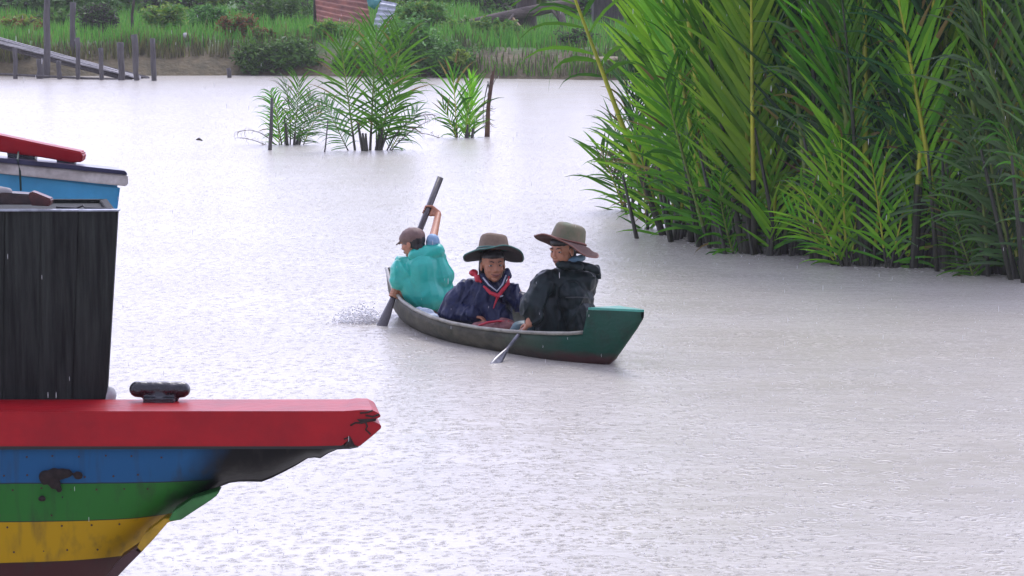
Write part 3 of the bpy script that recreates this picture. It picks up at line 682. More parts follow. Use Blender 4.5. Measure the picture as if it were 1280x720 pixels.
# hull under the rail: half profile following the overhanging stem
PR = [(448,559),(438,561.5),(430,562),(421,563),(410,568),(400,574.5),(392,574),(384,575),(370,584),(352,594),(336,602),(325,606.5),(310,606.5),(296,607),(284,609),(272,614),(258,624),(240,632),(222,643),(205,655),(190,668),(176,684),(160,702),(142,720),(110,750),(60,800),(-20,880),(-150,960),(-350,1010),(-600,1040),(-900,1050)]
def hull_band():
    V = []; Fc = []; K = 26; cols = []
    for (px, py) in PR:
        bot = P(px, py, D0+.09); x = bot.x; d = max(0, (448-px))/1350
        top = P(px, 556, D0+.012); bz = bot.z; 
        ys_ = []
        hb = .10+.42*d**.8      # half breadth
        cy = D0+.012+hb+.01
        for j in range(K+1):
            t = j/K; z = top.z+(bz-top.z)*t
            ww = hb*(1-t**2.4*.85); ww = max(ww, .035)
            ys_.append((x, cy-ww, z))
        back = [(x, 2*cy-y+0, z) for (xx, y, z) in reversed(ys_)]
        V += ys_+back
    M_ = 2*(K+1)
    for i in range(len(PR)-1):
        for j in range(M_-1): a = i*M_+j; Fc.append((a, a+1, a+1+M_, a+M_))
    e = (len(PR)-1)*M_; Fc.append(tuple(range(e, e+M_)))
    Fc.append(tuple(reversed(range(0, M_))))
    return V, Fc
def hull_mat():
    m = bpy.data.materials.new('striped_hull_paint'); m.use_nodes = True; t = m.node_tree; L = t.links; p = t.nodes['Principled BSDF']; N = t.nodes.new
    p.inputs['Roughness'].default_value = .55; p.inputs['Specular IOR Level'].default_value = .2
    tc = N('ShaderNodeTexCoord'); sp = N('ShaderNodeSeparateXYZ'); ge = N('ShaderNodeNewGeometry'); L.new(ge.outputs['Position'], sp.inputs[0])
    n = N('ShaderNodeTexNoise'); n.inputs['Scale'].default_value = 9; n.inputs['Detail'].default_value = 6; L.new(ge.outputs['Position'], n.inputs['Vector'])
    ns = N('ShaderNodeTexNoise'); ns.inputs['Scale'].default_value = 30; ns.inputs['Detail'].default_value = 5
    mp = N('ShaderNodeMapping'); mp.inputs['Scale'].default_value = (1,1,.12); L.new(ge.outputs['Position'], mp.inputs[0]); L.new(mp.outputs[0], ns.inputs['Vector'])
    def M(op, a, b_=None, c_=None):
        q = N('ShaderNodeMath'); q.operation = op
        for i, x in enumerate((a,b_,c_)):
            if x is None: continue
            if isinstance(x,(int,float)): q.inputs[i].default_value = x
            else: L.new(x, q.inputs[i])
        return q.outputs[0]
    z0 = P(100,562,D0).z; z5 = P(100,740,D0).z; span = z0-z5
    f = M('DIVIDE', M('SUBTRACT', z0, M('MULTIPLY_ADD', n.outputs[0], .004, sp.outputs[2])), span)
    cr = N('ShaderNodeValToRGB'); cr.color_ramp.interpolation = 'CONSTANT'; L.new(f, cr.inputs[0])
    def fy(y): return (z0-P(100,y,D0).z)/span
    els = [(0,(.012,.085,.20)),(fy(604),(.02,.02,.03)),(fy(605.5),(.022,.14,.022)),(fy(653),(.03,.05,.02)),(fy(654.5),(.42,.25,.004)),(fy(708),(.05,.02,.01)),(fy(710),(.055,.018,.018))]
    e = cr.color_ramp.elements; e[0].position = 0; e[0].color = (*els[0][1],1); e[1].position = els[1][0]; e[1].color = (*els[1][1],1)
    for ps, c_ in els[2:]: q = e.new(ps); q.color = (*c_,1)
    # tarred stem: dark area right of a diagonal
    xa = P(205,560,D0).x; 
    # boundary x at height z: leans
    zb = M('SUBTRACT', sp.outputs[2], P(0,640,D0).z)
    edge_ = M('ADD', M('MULTIPLY', zb, .62), P(205,640,D0).x)
    dk = M('DIVIDE', M('SUBTRACT', M('MULTIPLY_ADD', n.outputs[0], .07, sp.outputs[0]), edge_), .13)
    dk = M('ADD', dk, M('MULTIPLY', ns.outputs[0], .25))
    cl = N('ShaderNodeClamp'); L.new(M('SUBTRACT', dk, .12), cl.inputs[0])
    mx = N('ShaderNodeMix'); mx.data_type = 'RGBA'; L.new(cl.outputs[0], mx.inputs[0]); L.new(cr.outputs[0], mx.inputs[6]); mx.inputs[7].default_value = (.005,.005,.006,1)
    # light grime
    g2 = N('ShaderNodeMapRange'); g2.inputs[1].default_value = .52; g2.inputs[2].default_value = .75; g2.inputs[4].default_value = .45; L.new(ns.outputs[0], g2.inputs[0])
    m2 = N('ShaderNodeMix'); m2.data_type = 'RGBA'; L.new(g2.outputs[0], m2.inputs[0]); L.new(mx.outputs[2], m2.inputs[6]); m2.inputs[7].default_value = (.03,.03,.025,1)
    L.new(m2.outputs[2], p.inputs['Base Color'])
    bb = N('ShaderNodeBump'); bb.inputs['Distance'].default_value = .002; L.new(ns.outputs[0], bb.inputs['Height']); L.new(bb.outputs[0], p.inputs['Normal'])
    return m
V, Fc = hull_band(); hm = MB(); hm.add(V, Fc); hm.build('hull', hull_mat(), boat, True)
GPaint = mat('green_paint', (.025,.16,.03), .35, .2, 12, bump=.001); YPaint = mat('yellow_paint', (.42,.25,.004), .35, .2, 12, bump=.001)
b = MB(); b.prism(poly([(274,613.5),(272,619),(264,625),(226,650),(210,652),(216,640),(240,624)], D0+.05), (0,.10,0)); b.build('green_strake', GPaint, boat, False, .004)
b = MB(); b.prism(poly([(224,650),(210,653),(192,674),(176,691),(168,690),(180,668),(206,648)], D0+.06), (0,.09,0)); b.build('yellow_strake', YPaint, boat, False, .003)
b = MB(); b.prism(poly([(178,689),(160,707),(140,728),(130,725),(150,698),(172,683)], D0+.06), (0,.09,0)); b.build('red_strake', mat('maroon_paint', (.055,.018,.018), .4, .2, 12), boat, False, .003)
b = MB(); b.prism(poly([(-900,556),(440,556),(436,561),(-900,564)], D0+.006), (0,.1,0)); b.build('rubbing_strip', mat('tarred_wood', (.012,.011,.012), .4, .2, 20), boat, False)
# worn hole in the planking
b = MB(); 
for (px, py, rx, rz) in ((74,592,.075,.024),(97,594,.028,.016),(58,597,.045,.03),(68,605,.04,.02),(74,611,.018,.016),(53,623,.02,.013),(78,622,.005,.005)):
    yy = D0+.012+.0; b.ell(P(px, py, D0+.018), (rx*.55, .012, rz*.8), n=18, k=10)
b = voxel(b, 'worn_hole', mat('burnt_hole', (.02,.012,.01), .9, .3, 30), boat, .004, 1, lambda p, n: .004*noise.noise(p*60))
NL = mat('rusty_nail', (.06,.03,.02), .8); rn = random.Random(2)
for (y_, xs_) in ((572,range(-40,215,34)),(597,range(-30,200,34)),(613,range(-20,195,34)),(646,range(-40,190,34)),(662,range(-30,170,34)),(694,range(-20,150,34))):
    for x_ in xs_:
        px_ = x_+rn.uniform(-6,6); py_ = y_+rn.uniform(-1.5,1.5); q = P(px_, py_, D0)
        # find the hull skin at this spot
        tt = (P(px_,556,D0).z-q.z); d_ = max(0,(448-px_))/1350; hb = .10+.42*d_**.8
        kk = min(range(len(PR)), key=lambda k_: abs(PR[k_][0]-px_)); bz_ = P(PR[kk][0], PR[kk][1], D0+.09).z; fr = min(1, max(0, tt/(P(px_,556,D0).z-bz_)))
        ysk = D0+.022+hb-max(hb*(1-fr**2.4*.85), .035); b = MB(); b.ell((q.x, ysk-.0005, q.z), (.0035,.0022,.0035), None, 8, 6); b.build('nail', NL, boat)
# deck and cleat
DK = mat('worn_deck', (.25,.05,.04), .4, .3, 10)
b = MB(); a_ = P(-900,515,D0); b.prism([(a_.x, D0+.256, zt-.03),(P(150,500,D0+.26).x, D0+.256, zt-.03),(P(60,500,D0+.5).x, D0+.52, zt-.03),(P(-300,500,9).x, D0+1.0, zt-.03),(a_.x, D0+1.05, zt-.03)], (0,0,-.05)); b.build('deck', DK, boat, False, .003)
CL = mat('tarred_cleat', (.018,.018,.022), .22, .3, 30, bump=.002, coat=.3)
b = MB(); Dc = D0+.22
b.cap(P(170,486.5,Dc)+Vector((.004,0,0)), .026, P(228,487,Dc), .026, n=18); b.cap(P(200,502,Dc), .040, P(201,508,Dc), .05, n=18); b.cap(P(186,497,Dc), .02, P(216,497,Dc), .02)
b.box(P(200,503,Dc), (.05,.04,.02))
voxel(b, 'mooring_cleat', CL, boat, .004, 2, lambda p, n: .0015*noise.noise(p*50))
b = MB(); b.ell(P(137,494,D0+.30), (.022,.03,.03)); b.ell(P(133,499,D0+.30), (.03,.03,.02)); tag(voxel(b, 'rag', mat('grey_rag', (.45,.45,.44), .8), None, .005, 2, wrinkle(.004, 30)), 'small pale rag tucked at the foot of the dark plank box', 'rag')
# dark plank box
Db = D0+.27; box = empty('plank_box', P(40,505,Db+.2)); tag(box, 'tall black weathered plank box standing on the red rail boat', 'box')
BW = mat('black_weathered_planks', (.026,.030,.026), .7, .4, 9, col2=(.006,.006,.006), bump=.006, bscale=22, stretch=(6,6,.35), spec=.2)
edges_t = [-190,-130,-60,6,52,98,147]; edges_b = [-188,-130,-62,3,47,90,133]
zb_ = zt-.03
for i in range(6):
    b = MB(); tl = P(edges_t[i]+.15, 264, Db); tr = P(edges_t[i+1]-.15, 264, Db); br = P(edges_b[i+1]-.15, 502, Db); bl = P(edges_b[i]+.15, 502, Db)
    off = Vector((0, .003*(i % 2), 0)); b.prism([tl+off, tr+off, br+off, bl+off], (0,.03,0)); b.build('plank', BW, box, False, .0012)
b = MB(); b.prism([P(146,264,Db), P(146,264,Db)+Vector((-.10,.5,0)), P(132,502,Db)+Vector((-.10,.5,0)), P(132,502,Db)], (-.028,0,0)); b.build('side_panel', BW, box, False, .002)
b = MB(); b.prism([P(-190,264,Db)+Vector((0,.47,0)), P(143,264,Db)+Vector((-.10,.47,0)), P(130,502,Db)+Vector((-.10,.47,0)), P(-190,502,Db)+Vector((0,.47,0))], (0,.03,0)); b.build('back_panel', BW, box, False, .002)
RIM = mat('wet_pale_rim', (.38,.42,.48), .25, .3, 12)
b = MB(); b.prism([P(-192,262.3,Db-.004), P(148.5,262.3,Db-.004), P(148.5,264.2,Db-.004), P(-192,264.2,Db-.004)], (0,.04,0)); b.build('rim', RIM, box, False)
b = MB(); tz = P(0,264,Db).z; b.prism([(P(-190,264,Db).x, Db+.03, tz-.012),(P(146,264,Db).x, Db+.03, tz-.012),(P(146,264,Db).x-.1, Db+.47, tz-.012),(P(-190,264,Db).x, Db+.47, tz-.012)], (0,0,-.02)); b.build('lid', BW, box, False)
# timber scraps on the box
SC = mat('wet_brown_timber', (.045,.022,.018), .4, .4, 14, bump=.004); 
for (pts, w_, lab) in (([(-40,238),(36,243),(42,256),(-40,256)], .09, 'dark flat timber block lying on the plank box at the left edge'),
                      ([(34,246),(38,239),(44,241),(64,249),(62,258),(38,257)], .06, 'reddish brown broken timber end on top of the plank box')):
    b = MB(); b.prism(poly(pts, Db+.1), (0,w_,0)); tag(b.build('timber_offcut', SC if w_ > .07 else mat('red_brown_timber', (.13,.03,.025), .4, .4, 14), None, False, .004), lab, 'timber')
b = MB(); b.cap(P(-8,239,Db+.12), .02, P(10,240,Db+.12), .014); tag(b.build('cloth_scrap', mat('grey_cloth', (.35,.33,.32), .8)), 'small grey cloth scrap on the timber at the left edge', 'cloth')
b = MB(); b.tube([P(70,259,Db+.05), P(95,260.5,Db+.06), P(104,257,Db+.06), P(106,260,Db+.05), P(140,261,Db+.05)], .0035, 6); tag(b.build('wire', mat('black_wire', (.015,.015,.015), .4)), 'thin black wire lying along the top of the plank box', 'wire')

# second boat behind: blue hull end with white rail
Dq = 10.7
b2 = empty('blue_boat', (P(-200,300,Dq).x, Dq+.5, 0)); tag(b2, 'light blue wooden boat with white rail moored behind the dark plank box', 'boat')
BL = mat('sky_blue_paint', (.07,.36,.60), .35, .08, 8, bump=.002, bscale=30); WH = mat('chipped_white_paint', (.62,.60,.56), .45, .12, 14, col2=(.30,.27,.24)); NV = mat('navy_capping', (.035,.035,.075), .3, .2, 10, coat=.3)
def plan(pts_top, pts_bot, dep, m, name, bev=.004):
    # side face polygon given in pixels, hull thickness dep
    b = MB(); b.prism(poly(pts_top+pts_bot, Dq), (0,dep,0)); return b.build(name, m, b2, False, bev)
b = MB()
V = []; Fc = []
cols = [(-700,0,),(160,0)]
V_ = lambda y: Vector((0,y,0))
topL, topR = P(-700,150,Dq), P(151,232,Dq); botL, botR = P(-700,900,Dq), P(30,900,Dq)
b.prism([topL, P(-400,178,Dq), P(0,214,Dq), topR, P(147,264,Dq), P(118,380,Dq), P(80,520,Dq), P(20,700,Dq), P(-60,880,Dq), P(-700,900,Dq)], (-.05,.17,0)); b.prism([P(-700,300,Dq)+V_(.17), P(118,380,Dq)+V_(.17), P(80,520,Dq)+V_(.17), P(20,700,Dq)+V_(.17), P(-60,880,Dq)+V_(.17), P(-700,900,Dq)+V_(.17)], (-.6,.75,0)); b.build('hull', BL, b2, False, .01)
b = MB(); b.prism(poly([(-700,137),(0,203.5),(160,219),(160.5,231),(158,233),(0,217),(-700,150)], Dq-.035), (-.06,.22,0)); b.build('white_rail', WH, b2, False, .004)
b = MB(); b.prism(poly([(-700,131),(0,197.5),(60,203),(157,213.5),(160,219),(0,203.3),(-700,136.8)], Dq-.05), (-.06,.20,0)); b.build('capping', NV, b2, False, .003)
b = MB(); b.prism(poly([(-300,226),(118,261),(118,262.5),(-300,228)], Dq-.003), (0,.01,0)); b.build('plank_seam', mat('blue_seam', (.04,.18,.32), .5), b2, False)
b = MB(); b.prism(poly([(-300,100),(0,169),(52,180),(102,190),(104,193),(102,203),(88,203),(40,195),(0,190),(-300,128)], Dq+.04), (0,.09,0)); b.build('red_beam', RED, b2, False, .006)
for pts in ([(8,188),(44,194),(42,205),(24,204),(10,201)], [(70,198),(93,202),(91,212),(72,210)]):
    b = MB(); b.prism(poly(pts, Dq+.05), (0,.07,0)); b.build('beam_block', CL, b2, False, .005)
b = MB(); b.tube([P(23,190,Dq+.03), P(22,200,Dq-.06), P(25,214,Dq-.07), P(26,238,Dq-.04)], .004, 6); b.build('lashing', mat('green_cord', (.02,.05,.04), .6), b2)

# ---------------------------------------------------------------- canoe
S0 = Vector((.66,19.76,0)); AX = Vector((-.47,.883,0)).normalized(); NS = Vector((-AX.y, AX.x, 0)) # left/near side
if NS.y > 0: NS = -NS
canoe = empty('canoe', (-.1,21.2,0)); tag(canoe, 'small grey green wooden canoe with dark green raised end carrying three people', 'canoe')
ST = [ # along, half width at gunwale, at waterline, sheer z, keel z
 (-.46,.012,.0,.41,.36),(-.36,.035,.0,.405,.27),(-.2,.062,.01,.395,.14),(-.06,.09,.03,.385,.03),(.06,.125,.05,.378,-.03),
 (.10,.145,.06,.215,-.04),(.2,.20,.11,.20,-.06),(.34,.27,.165,.19,-.08),(.5,.32,.21,.18,-.09),(.75,.37,.28,.165,-.09),(1.1,.43,.37,.155,-.09),(1.45,.475,.43,.155,-.09),(1.8,.475,.44,.165,-.09),(2.15,.43,.39,.18,-.09),(2.5,.36,.31,.205,-.08),(2.85,.26,.20,.24,-.06),(3.15,.15,.09,.285,-.02),(3.4,.05,.02,.33,.1),(3.5,.012,.005,.34,.25)]
def section(st, inset=0, K=8):
    al, wg, ww, zs, zk = st; pts = []
    wg = max(.004, wg-inset); ww = max(.002, ww-inset); zk = zk+inset*1.2
    for j in range(-K, K+1):
        t = abs(j)/K; sgn = -1 if j < 0 else 1
        # profile from keel (t=0) to sheer (t=1)
        hw = wg*(math.sin(min(1, t*1.15)*math.pi/2)**.85) if t < 1 else wg
        z = zk+(zs-zk)*(t**1.7)
        pts.append(S0+AX*al+NS*(hw*sgn)+Vector((0,0,z)))
    return pts
import bisect
def interp(al):
    A = [s[0] for s in ST]; i = min(max(bisect.bisect(A, al)-1, 0), len(A)-2); t = (al-A[i])/(A[i+1]-A[i]); return tuple(ST[i][k]+(ST[i+1][k]-ST[i][k])*t for k in range(5))
als = [-.46,-.41,-.36,-.28,-.2,-.13,-.06,0,.06]; als2 = [.10,.15,.2,.27,.34,.5,.62,.75,.92,1.1,1.28,1.45,1.62,1.8,1.98,2.15,2.32,2.5,2.68,2.85,3.0,3.15,3.28,3.4,3.5]
def canoe_mat():
    m = mat('canoe_paint', (.075,.070,.045), .6, .3, 7, col2=(.03,.028,.018), spec=.25, bump=.003, bscale=25, stretch=(1,1,2)); t = m.node_tree; L = t.links; p = t.nodes['Principled BSDF']; N = t.nodes.new
    mx = next(n for n in t.nodes if n.bl_idname == 'ShaderNodeMix'); ge = N('ShaderNodeNewGeometry')
    dp = N('ShaderNodeVectorMath'); dp.operation = 'DOT_PRODUCT'; sb = N('ShaderNodeVectorMath'); sb.operation = 'SUBTRACT'; L.new(ge.outputs['Position'], sb.inputs[0]); sb.inputs[1].default_value = S0
    L.new(sb.outputs[0], dp.inputs[0]); dp.inputs[1].default_value = AX
    n = next(q for q in t.nodes if q.bl_idname == 'ShaderNodeTexNoise')
    a = N('ShaderNodeMath'); a.operation = 'MULTIPLY_ADD'; a.inputs[1].default_value = .5; L.new(n.outputs[0], a.inputs[0]); L.new(dp.outputs['Value'], a.inputs[2])
    r = N('ShaderNodeMapRange'); r.inputs[1].default_value = .45; r.inputs[2].default_value = 1.15; r.inputs[3].default_value = 1; r.inputs[4].default_value = 0; L.new(a.outputs[0], r.inputs[0])
    m2 = N('ShaderNodeMix'); m2.data_type = 'RGBA'; L.new(r.outputs[0], m2.inputs[0]); L.new(mx.outputs[2], m2.inputs[6]); m2.inputs[7].default_value = (.002,.052,.030,1)
    sp = N('ShaderNodeSeparateXYZ'); L.new(ge.outputs['Position'], sp.inputs[0]); a2 = N('ShaderNodeMath'); a2.operation = 'MULTIPLY_ADD'; a2.inputs[1].default_value = .08; L.new(n.outputs[0], a2.inputs[0]); L.new(sp.outputs[2], a2.inputs[2])
    r2 = N('ShaderNodeMapRange'); r2.inputs[1].default_value = .08; r2.inputs[2].default_value = .13; r2.inputs[3].default_value = .85; r2.inputs[4].default_value = 0; L.new(a2.outputs[0], r2.inputs[0])
    rr = N('ShaderNodeMath'); rr.operation = 'MULTIPLY'; L.new(r2.outputs[0], rr.inputs[0]); L.new(r.outputs[0], rr.inputs[1])
    wn = N('ShaderNodeTexNoise'); wn.inputs['Scale'].default_value = 5; wn.inputs['Detail'].default_value = 8; wn.inputs['Roughness'].default_value = .75; L.new(ge.outputs['Position'], wn.inputs['Vector'])
    wr_ = N('ShaderNodeMapRange'); wr_.inputs[1].default_value = .48; wr_.inputs[2].default_value = .66; wr_.inputs[4].default_value = .65; L.new(wn.outputs[0], wr_.inputs[0])
    mw = N('ShaderNodeMix'); mw.data_type = 'RGBA'; L.new(wr_.outputs[0], mw.inputs[0]); L.new(m2.outputs[2], mw.inputs[6]); mw.inputs[7].default_value = (.010,.022,.014,1); m2 = mw
    m3 = N('ShaderNodeMix'); m3.data_type = 'RGBA'; L.new(rr.outputs[0], m3.inputs[0]); L.new(m2.outputs[2], m3.inputs[6]); m3.inputs[7].default_value = (.07,.018,.02,1)
    L.new(m3.outputs[2], p.inputs['Base Color']); return m
CM = canoe_mat()
V = []; Fc = []; secs = [section(interp(a)) for a in als]+[section(interp(a)) for a in als2]
ins = [section(interp(a), .022) for a in als2]
M_ = 17
for s_ in secs: V += s_
for i in range(len(secs)-1):
    for j in range(M_-1): a = i*M_+j; Fc.append((a, a+M_, a+M_+1, a+1))
i0 = len(V); base_in = len(als)
for s_ in ins:
    V += s_
for i in range(len(ins)-1):
    for j in range(M_-1): a = i0+i*M_+j; Fc.append((a, a+1, a+M_+1, a+M_))
for i in range(len(ins)-1):
    for e_ in (0, M_-1):
        a = (base_in+i)*M_+e_; c_ = i0+i*M_+e_; Fc.append((a, a+M_, c_+M_, c_))
cm = MB(); cm.add(V, Fc); cm.build('hull', CM, canoe, True)
# raised solid end: deck and bulkhead
b = MB(); dk = []
for a in als: s_ = section(interp(a)); dk.append((s_[0], s_[-1]))
v = []; f = []
for i, (l, r_) in enumerate(dk): v += [l+Vector((0,0,.001)), r_+Vector((0,0,.001)), l+Vector((0,0,.016)), r_+Vector((0,0,.016))]
for i in range(len(dk)-1): a = i*4; f += [(a,a+1,a+5,a+4),(a+2,a+6,a+7,a+3),(a,a+4,a+6,a+2),(a+1,a+3,a+7,a+5)]
f += [(0,2,3,1), (len(v)-4,len(v)-3,len(v)-1,len(v)-2)]
b.add(v, f); b.build('end_deck', mat('teal_green_paint', (.04,.30,.22), .35, .12, 10), canoe, False)
s_ = section(interp(.062)); b = MB(); b.prism(s_, AX*.02); b.build('bulkhead', mat('dark_green_paint', (.006,.06,.038), .4, .2, 10), canoe, False)
# gunwale strips
b = MB()
for e_ in (0, -1):
    b.tube([section(interp(a))[e_]+Vector((0,0,.004)) for a in als2], .014, 6)
b.build('gunwale', mat('pale_gunwale', (.26,.25,.20), .4, .25, 12), canoe)
for a in (.95, 1.75, 2.55):
    s_ = section(interp(a), .03); b = MB(); l = s_[2]; r_ = s_[-3]; mid = (l+r_)/2; rot = Matrix.Rotation(math.atan2(NS.y, NS.x), 3, 'Z'); b.box(Vector((mid.x, mid.y, .07)), ((l-r_).length/2*.95, .08, .012), rot); b.build('thwart', mat('thwart_wood', (.14,.11,.08), .6), canoe, False, .003)

# ---------------------------------------------------------------- people
SK = mat('brown_skin', (.46,.20,.11), .45, .08, 30, bump=.0004); LIP = mat('lips', (.33,.12,.085), .4, .05, 30); HAIR = mat('black_hair', (.012,.010,.009), .4, .3, 60, stretch=(1,1,.2))
MOU = mat('mouth_line', (.05,.015,.012), .5)
EW = mat('eye_white', (.33,.30,.28), .3, .02); EI = mat('dark_iris', (.02,.012,.008), .15, .0)
def basis(fwd, up=Vector((0,0,1))):
    f = Vector(fwd).normalized(); r = f.cross(up).normalized(); u = r.cross(f).normalized(); return Matrix((r, f, u)).transposed()
def head_parts(mb, c, B, s=1.0):
    T = lambda x, y, z: c+B @ (Vector((x,y,z))*s)
    E = lambda p, r: mb.ell(T(*p), [q*s for q in r], B)
    E((0,-.012,.03),(.077,.094,.088)); E((0,.022,-.025),(.065,.066,.080)); E((0,.050,-.088),(.030,.026,.024)); E((0,.02,-.068),(.057,.052,.036))
    for sx in (-1,1):
        E((sx*.036,.056,-.028),(.024,.024,.024)); E((sx*.079,-.008,-.01),(.008,.02,.03)); E((sx*.03,.078,.022),(.024,.011,.008)); E((sx*.012,.094,-.036),(.008,.009,.007))
        E((sx*.031,.073,-.009),(.019,.013,.006)); E((sx*.031,.073,.012),(.020,.014,.006))
    mb.cap(T(0,.082,.012), .008*s, T(0,.100,-.030), .012*s); E((0,.079,-.0615),(.029,.013,.0055)); E((0,.077,-.072),(.025,.013,.006))
    return T
def face_extras(par, T, B, s=1.0, look=(0,1,0)):
    for sx in (-1,1):
        b = MB(); c = T(sx*.031,.0700,.001); b.ell(c, [.0125*s]*3, B, 16, 12, 0); lk = (B @ Vector(look)).normalized(); b.ell(c+lk*.0068*s, [.0075*s]*3, B, 12, 8, 1); b.build('eye', [EW, EI], par)
        b = MB(); b.tube([T(sx*.014,.089,.022), T(sx*.03,.090,.029), T(sx*.05,.078,.024)], [.003*s,.0036*s,.002*s], 6); b.build('eyebrow', HAIR, par)
    b = MB(); b.tube([T(-.032,.078,-.056), T(-.016,.088,-.064), T(0,.0925,-.0665), T(.016,.088,-.064), T(.032,.078,-.056)], [.0012*s,.0019*s,.0021*s,.0019*s,.0012*s], 6); b.build('mouth', MOU, par)
def grip(mb, Cc, s, d, rs, k=1.0, flip=1):
    """hand closed round a shaft: Cc point on shaft, s shaft direction, d direction from wrist to shaft"""
    s = Vector(s).normalized(); e1 = -(Vector(d)-s*Vector(d).dot(s)).normalized(); e2 = s.cross(e1)*flip
    q = lambda th, off, R_: Cc+s*off+(e1*math.cos(th)+e2*math.sin(th))*R_
    Rr = rs+.007*k
    for i in range(4):
        off = (i-1.5)*.019*k; end = [3.6,3.9,3.8,3.3][i]; n = 5
        pts = [q(.3+(end-.3)*j/n, off, Rr) for j in range(n+1)]
        for a, b_, j in zip(pts, pts[1:], range(n)): mb.cap(a, (.0092-.0005*j)*k, b_, (.0090-.0005*j)*k, 10, 3)
    mb.cap(q(0,-.026*k,Rr+.008), .014*k, q(0,.026*k,Rr+.008), .014*k); wr = Cc+e1*(Rr+.065*k)-s*.0
    mb.cap(q(.15,-.022*k,Rr+.006), .014*k, wr, .020*k); mb.cap(q(.15,.022*k,Rr+.006), .014*k, wr, .021*k)
    pts = [wr+s*.018*k, q(-.5,.040*k,Rr+.004), q(-1.3,.034*k,Rr), q(-2.2,.026*k,Rr)]
    for a, b_, r_ in zip(pts, pts[1:], (.014,.011,.009)): mb.cap(a, r_*k, b_, r_*.88*k, 10, 3)
    return wr
def loose_hand(mb, W, d, up, k=1.0):
    d = Vector(d).normalized(); n = (Vector(up)-d*Vector(up).dot(d)).normalized(); s = d.cross(n)
    mb.cap(W, .022*k, W+d*.03*k, .022*k)
    for i in range(4):
        o_ = (i-1.5)*.019*k; a = W+s*o_*.5; b_ = W+d*.08*k+s*o_; mb.cap(a+d*.02, .012*k, b_, .011*k, 10, 3); L = [.065,.075,.07,.055][i]*k; p = b_; dd = d.copy()
        for j in range(3): dd = (dd-n*.35).normalized(); q = p+dd*L*.38; mb.cap(p, .0088*k, q, .0078*k, 10, 3); p = q
    p = W+d*.02*k+s*-.02*k
    for j in range(3): q = p+(d*.6-s*.7-n*.1*j).normalized()*.027*k; mb.cap(p, .012*k, q, .010*k, 10, 3); p = q
def V3(*a): return Vector(a)

STRAW = mat('woven_grey_straw', (.17,.115,.07), .7, .12, 60, bump=.001, bscale=160); BRIMU = mat('shaded_woven_brim', (.045,.034,.030), .8, .12, 60, bump=.001, bscale=160)  # brim straw coloured darker to stand in for the shade on its underside
TRIM = mat('teal_hat_edge', (.05,.16,.13), .6, .1, 40); REDTRIM = mat('faded_red_edge', (.17,.055,.035), .6, .15, 40)
def hat(par, c, B, Rb, Rc, Hc, trim, droop=.05, s0=0.0, crownmat=None, brimmat=None):
    """c = centre of the crown base, B orientation (right, forward, up)"""
    NN = 56; prof = [(0,Hc),(Rc*.30,Hc*.995),(Rc*.58,Hc*.965),(Rc*.76,Hc*.90),(Rc*.86,Hc*.78),(Rc*.93,Hc*.5),(Rc*.99,Hc*.15),(Rc*1.04,.004)]
    def ring(r, z, br): 
        o_ = []
        for j in range(NN):
            t = 2*math.pi*j/NN; x = r*math.cos(t)*.96; y = r*math.sin(t)*1.05; zz = z-br*droop*(abs(math.cos(t))**1.6)+br*.012*math.sin(3*t+1)+br*.003*math.sin(7*t+2)+br*.02*math.sin(t)+(1-br)*.004*math.sin(2*t+.5)
            o_.append(c+B @ Vector((x,y,zz)))
        return o_
    b = MB(); v = []; f = []
    for r, z in prof[1:]: v += ring(r, z, 0)
    top = len(v); v.append(c+B @ Vector((0,0,Hc)))
    for i in range(len(prof)-2):
        for j in range(NN): a = i*NN+j; a2 = i*NN+(j+1)%NN; f.append((a,a2,a2+NN,a+NN))
    for j in range(NN): f.append((top,(j+1)%NN,j))
    b.add(v, f); h = b.build('hat', crownmat or STRAW, par)
    v = []; f = []; Q = [(Rc*1.0,.006,0),(Rc*1.3,.002,.12),(Rc+(Rb-Rc)*.55,-.004,.45),(Rb*.93,-.006,.85),(Rb,-.006,1.0)]
    for r, z, br in Q: v += ring(r, z, br)
    for r, z, br in reversed(Q): v += ring(r*(.995), z-.007, br)
    nr = len(Q)*2
    for i in range(nr):
        i2 = (i+1) % nr
        for j in range(NN): a = i*NN+j; a2 = i*NN+(j+1)%NN; c1 = i2*NN+j; c2 = i2*NN+(j+1)%NN; f.append((a,a2,c2,c1))
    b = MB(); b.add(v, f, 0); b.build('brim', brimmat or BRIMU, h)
    b = MB(); e_ = ring(Rb, -.009, 1.0); b.tube(e_+[e_[0]], .0055, 6); b.build('brim_edge', trim, h)
    b = MB(); e_ = ring(Rc*1.05, .012, 0); b.tube(e_+[e_[0]], .008, 6); b.build('hat_band', trim, h)
    return h

# --- middle person (navy jacket, facing us)
p2 = empty('person', (-.15,21.1,.05)); tag(p2, 'person in navy raincoat and red neckerchief sitting in the middle of the canoe', 'person')
B2 = basis((.25,-.96,.05)); hc = P(616,331.5,20.97); k2 = 1.08
mb = MB(); T2 = head_parts(mb, hc, B2, k2)
nk = V3(-.150,21.02,.46); mb.cap(hc+V3(0,.02,-.07), .048, nk, .055)
ch = V3(-.165,21.06,.33); hp = V3(-.15,21.12,.12); mb.cap(nk, .06, ch, .11); mb.cap(ch, .12, hp, .13)
shR = V3(-.32,21.07,.40); shL = V3(.0,21.0,.38); mb.cap(shR, .05, shL, .05)
elR = V3(-.40,21.10,.24); haR = V3(-.30,20.92,.20); mb.cap(shR, .05, elR, .038); mb.cap(elR, .036, haR, .026); loose_hand(mb, haR, (.9,-.3,-.1), (0,0,1), .9)
elL = V3(.12,20.90,.25); haL = V3(.20,20.72,.20); mb.cap(shL, .05, elL, .038); mb.cap(elL, .036, haL, .026); loose_hand(mb, haL, (.5,-.7,-.1), (0,0,1), .9)
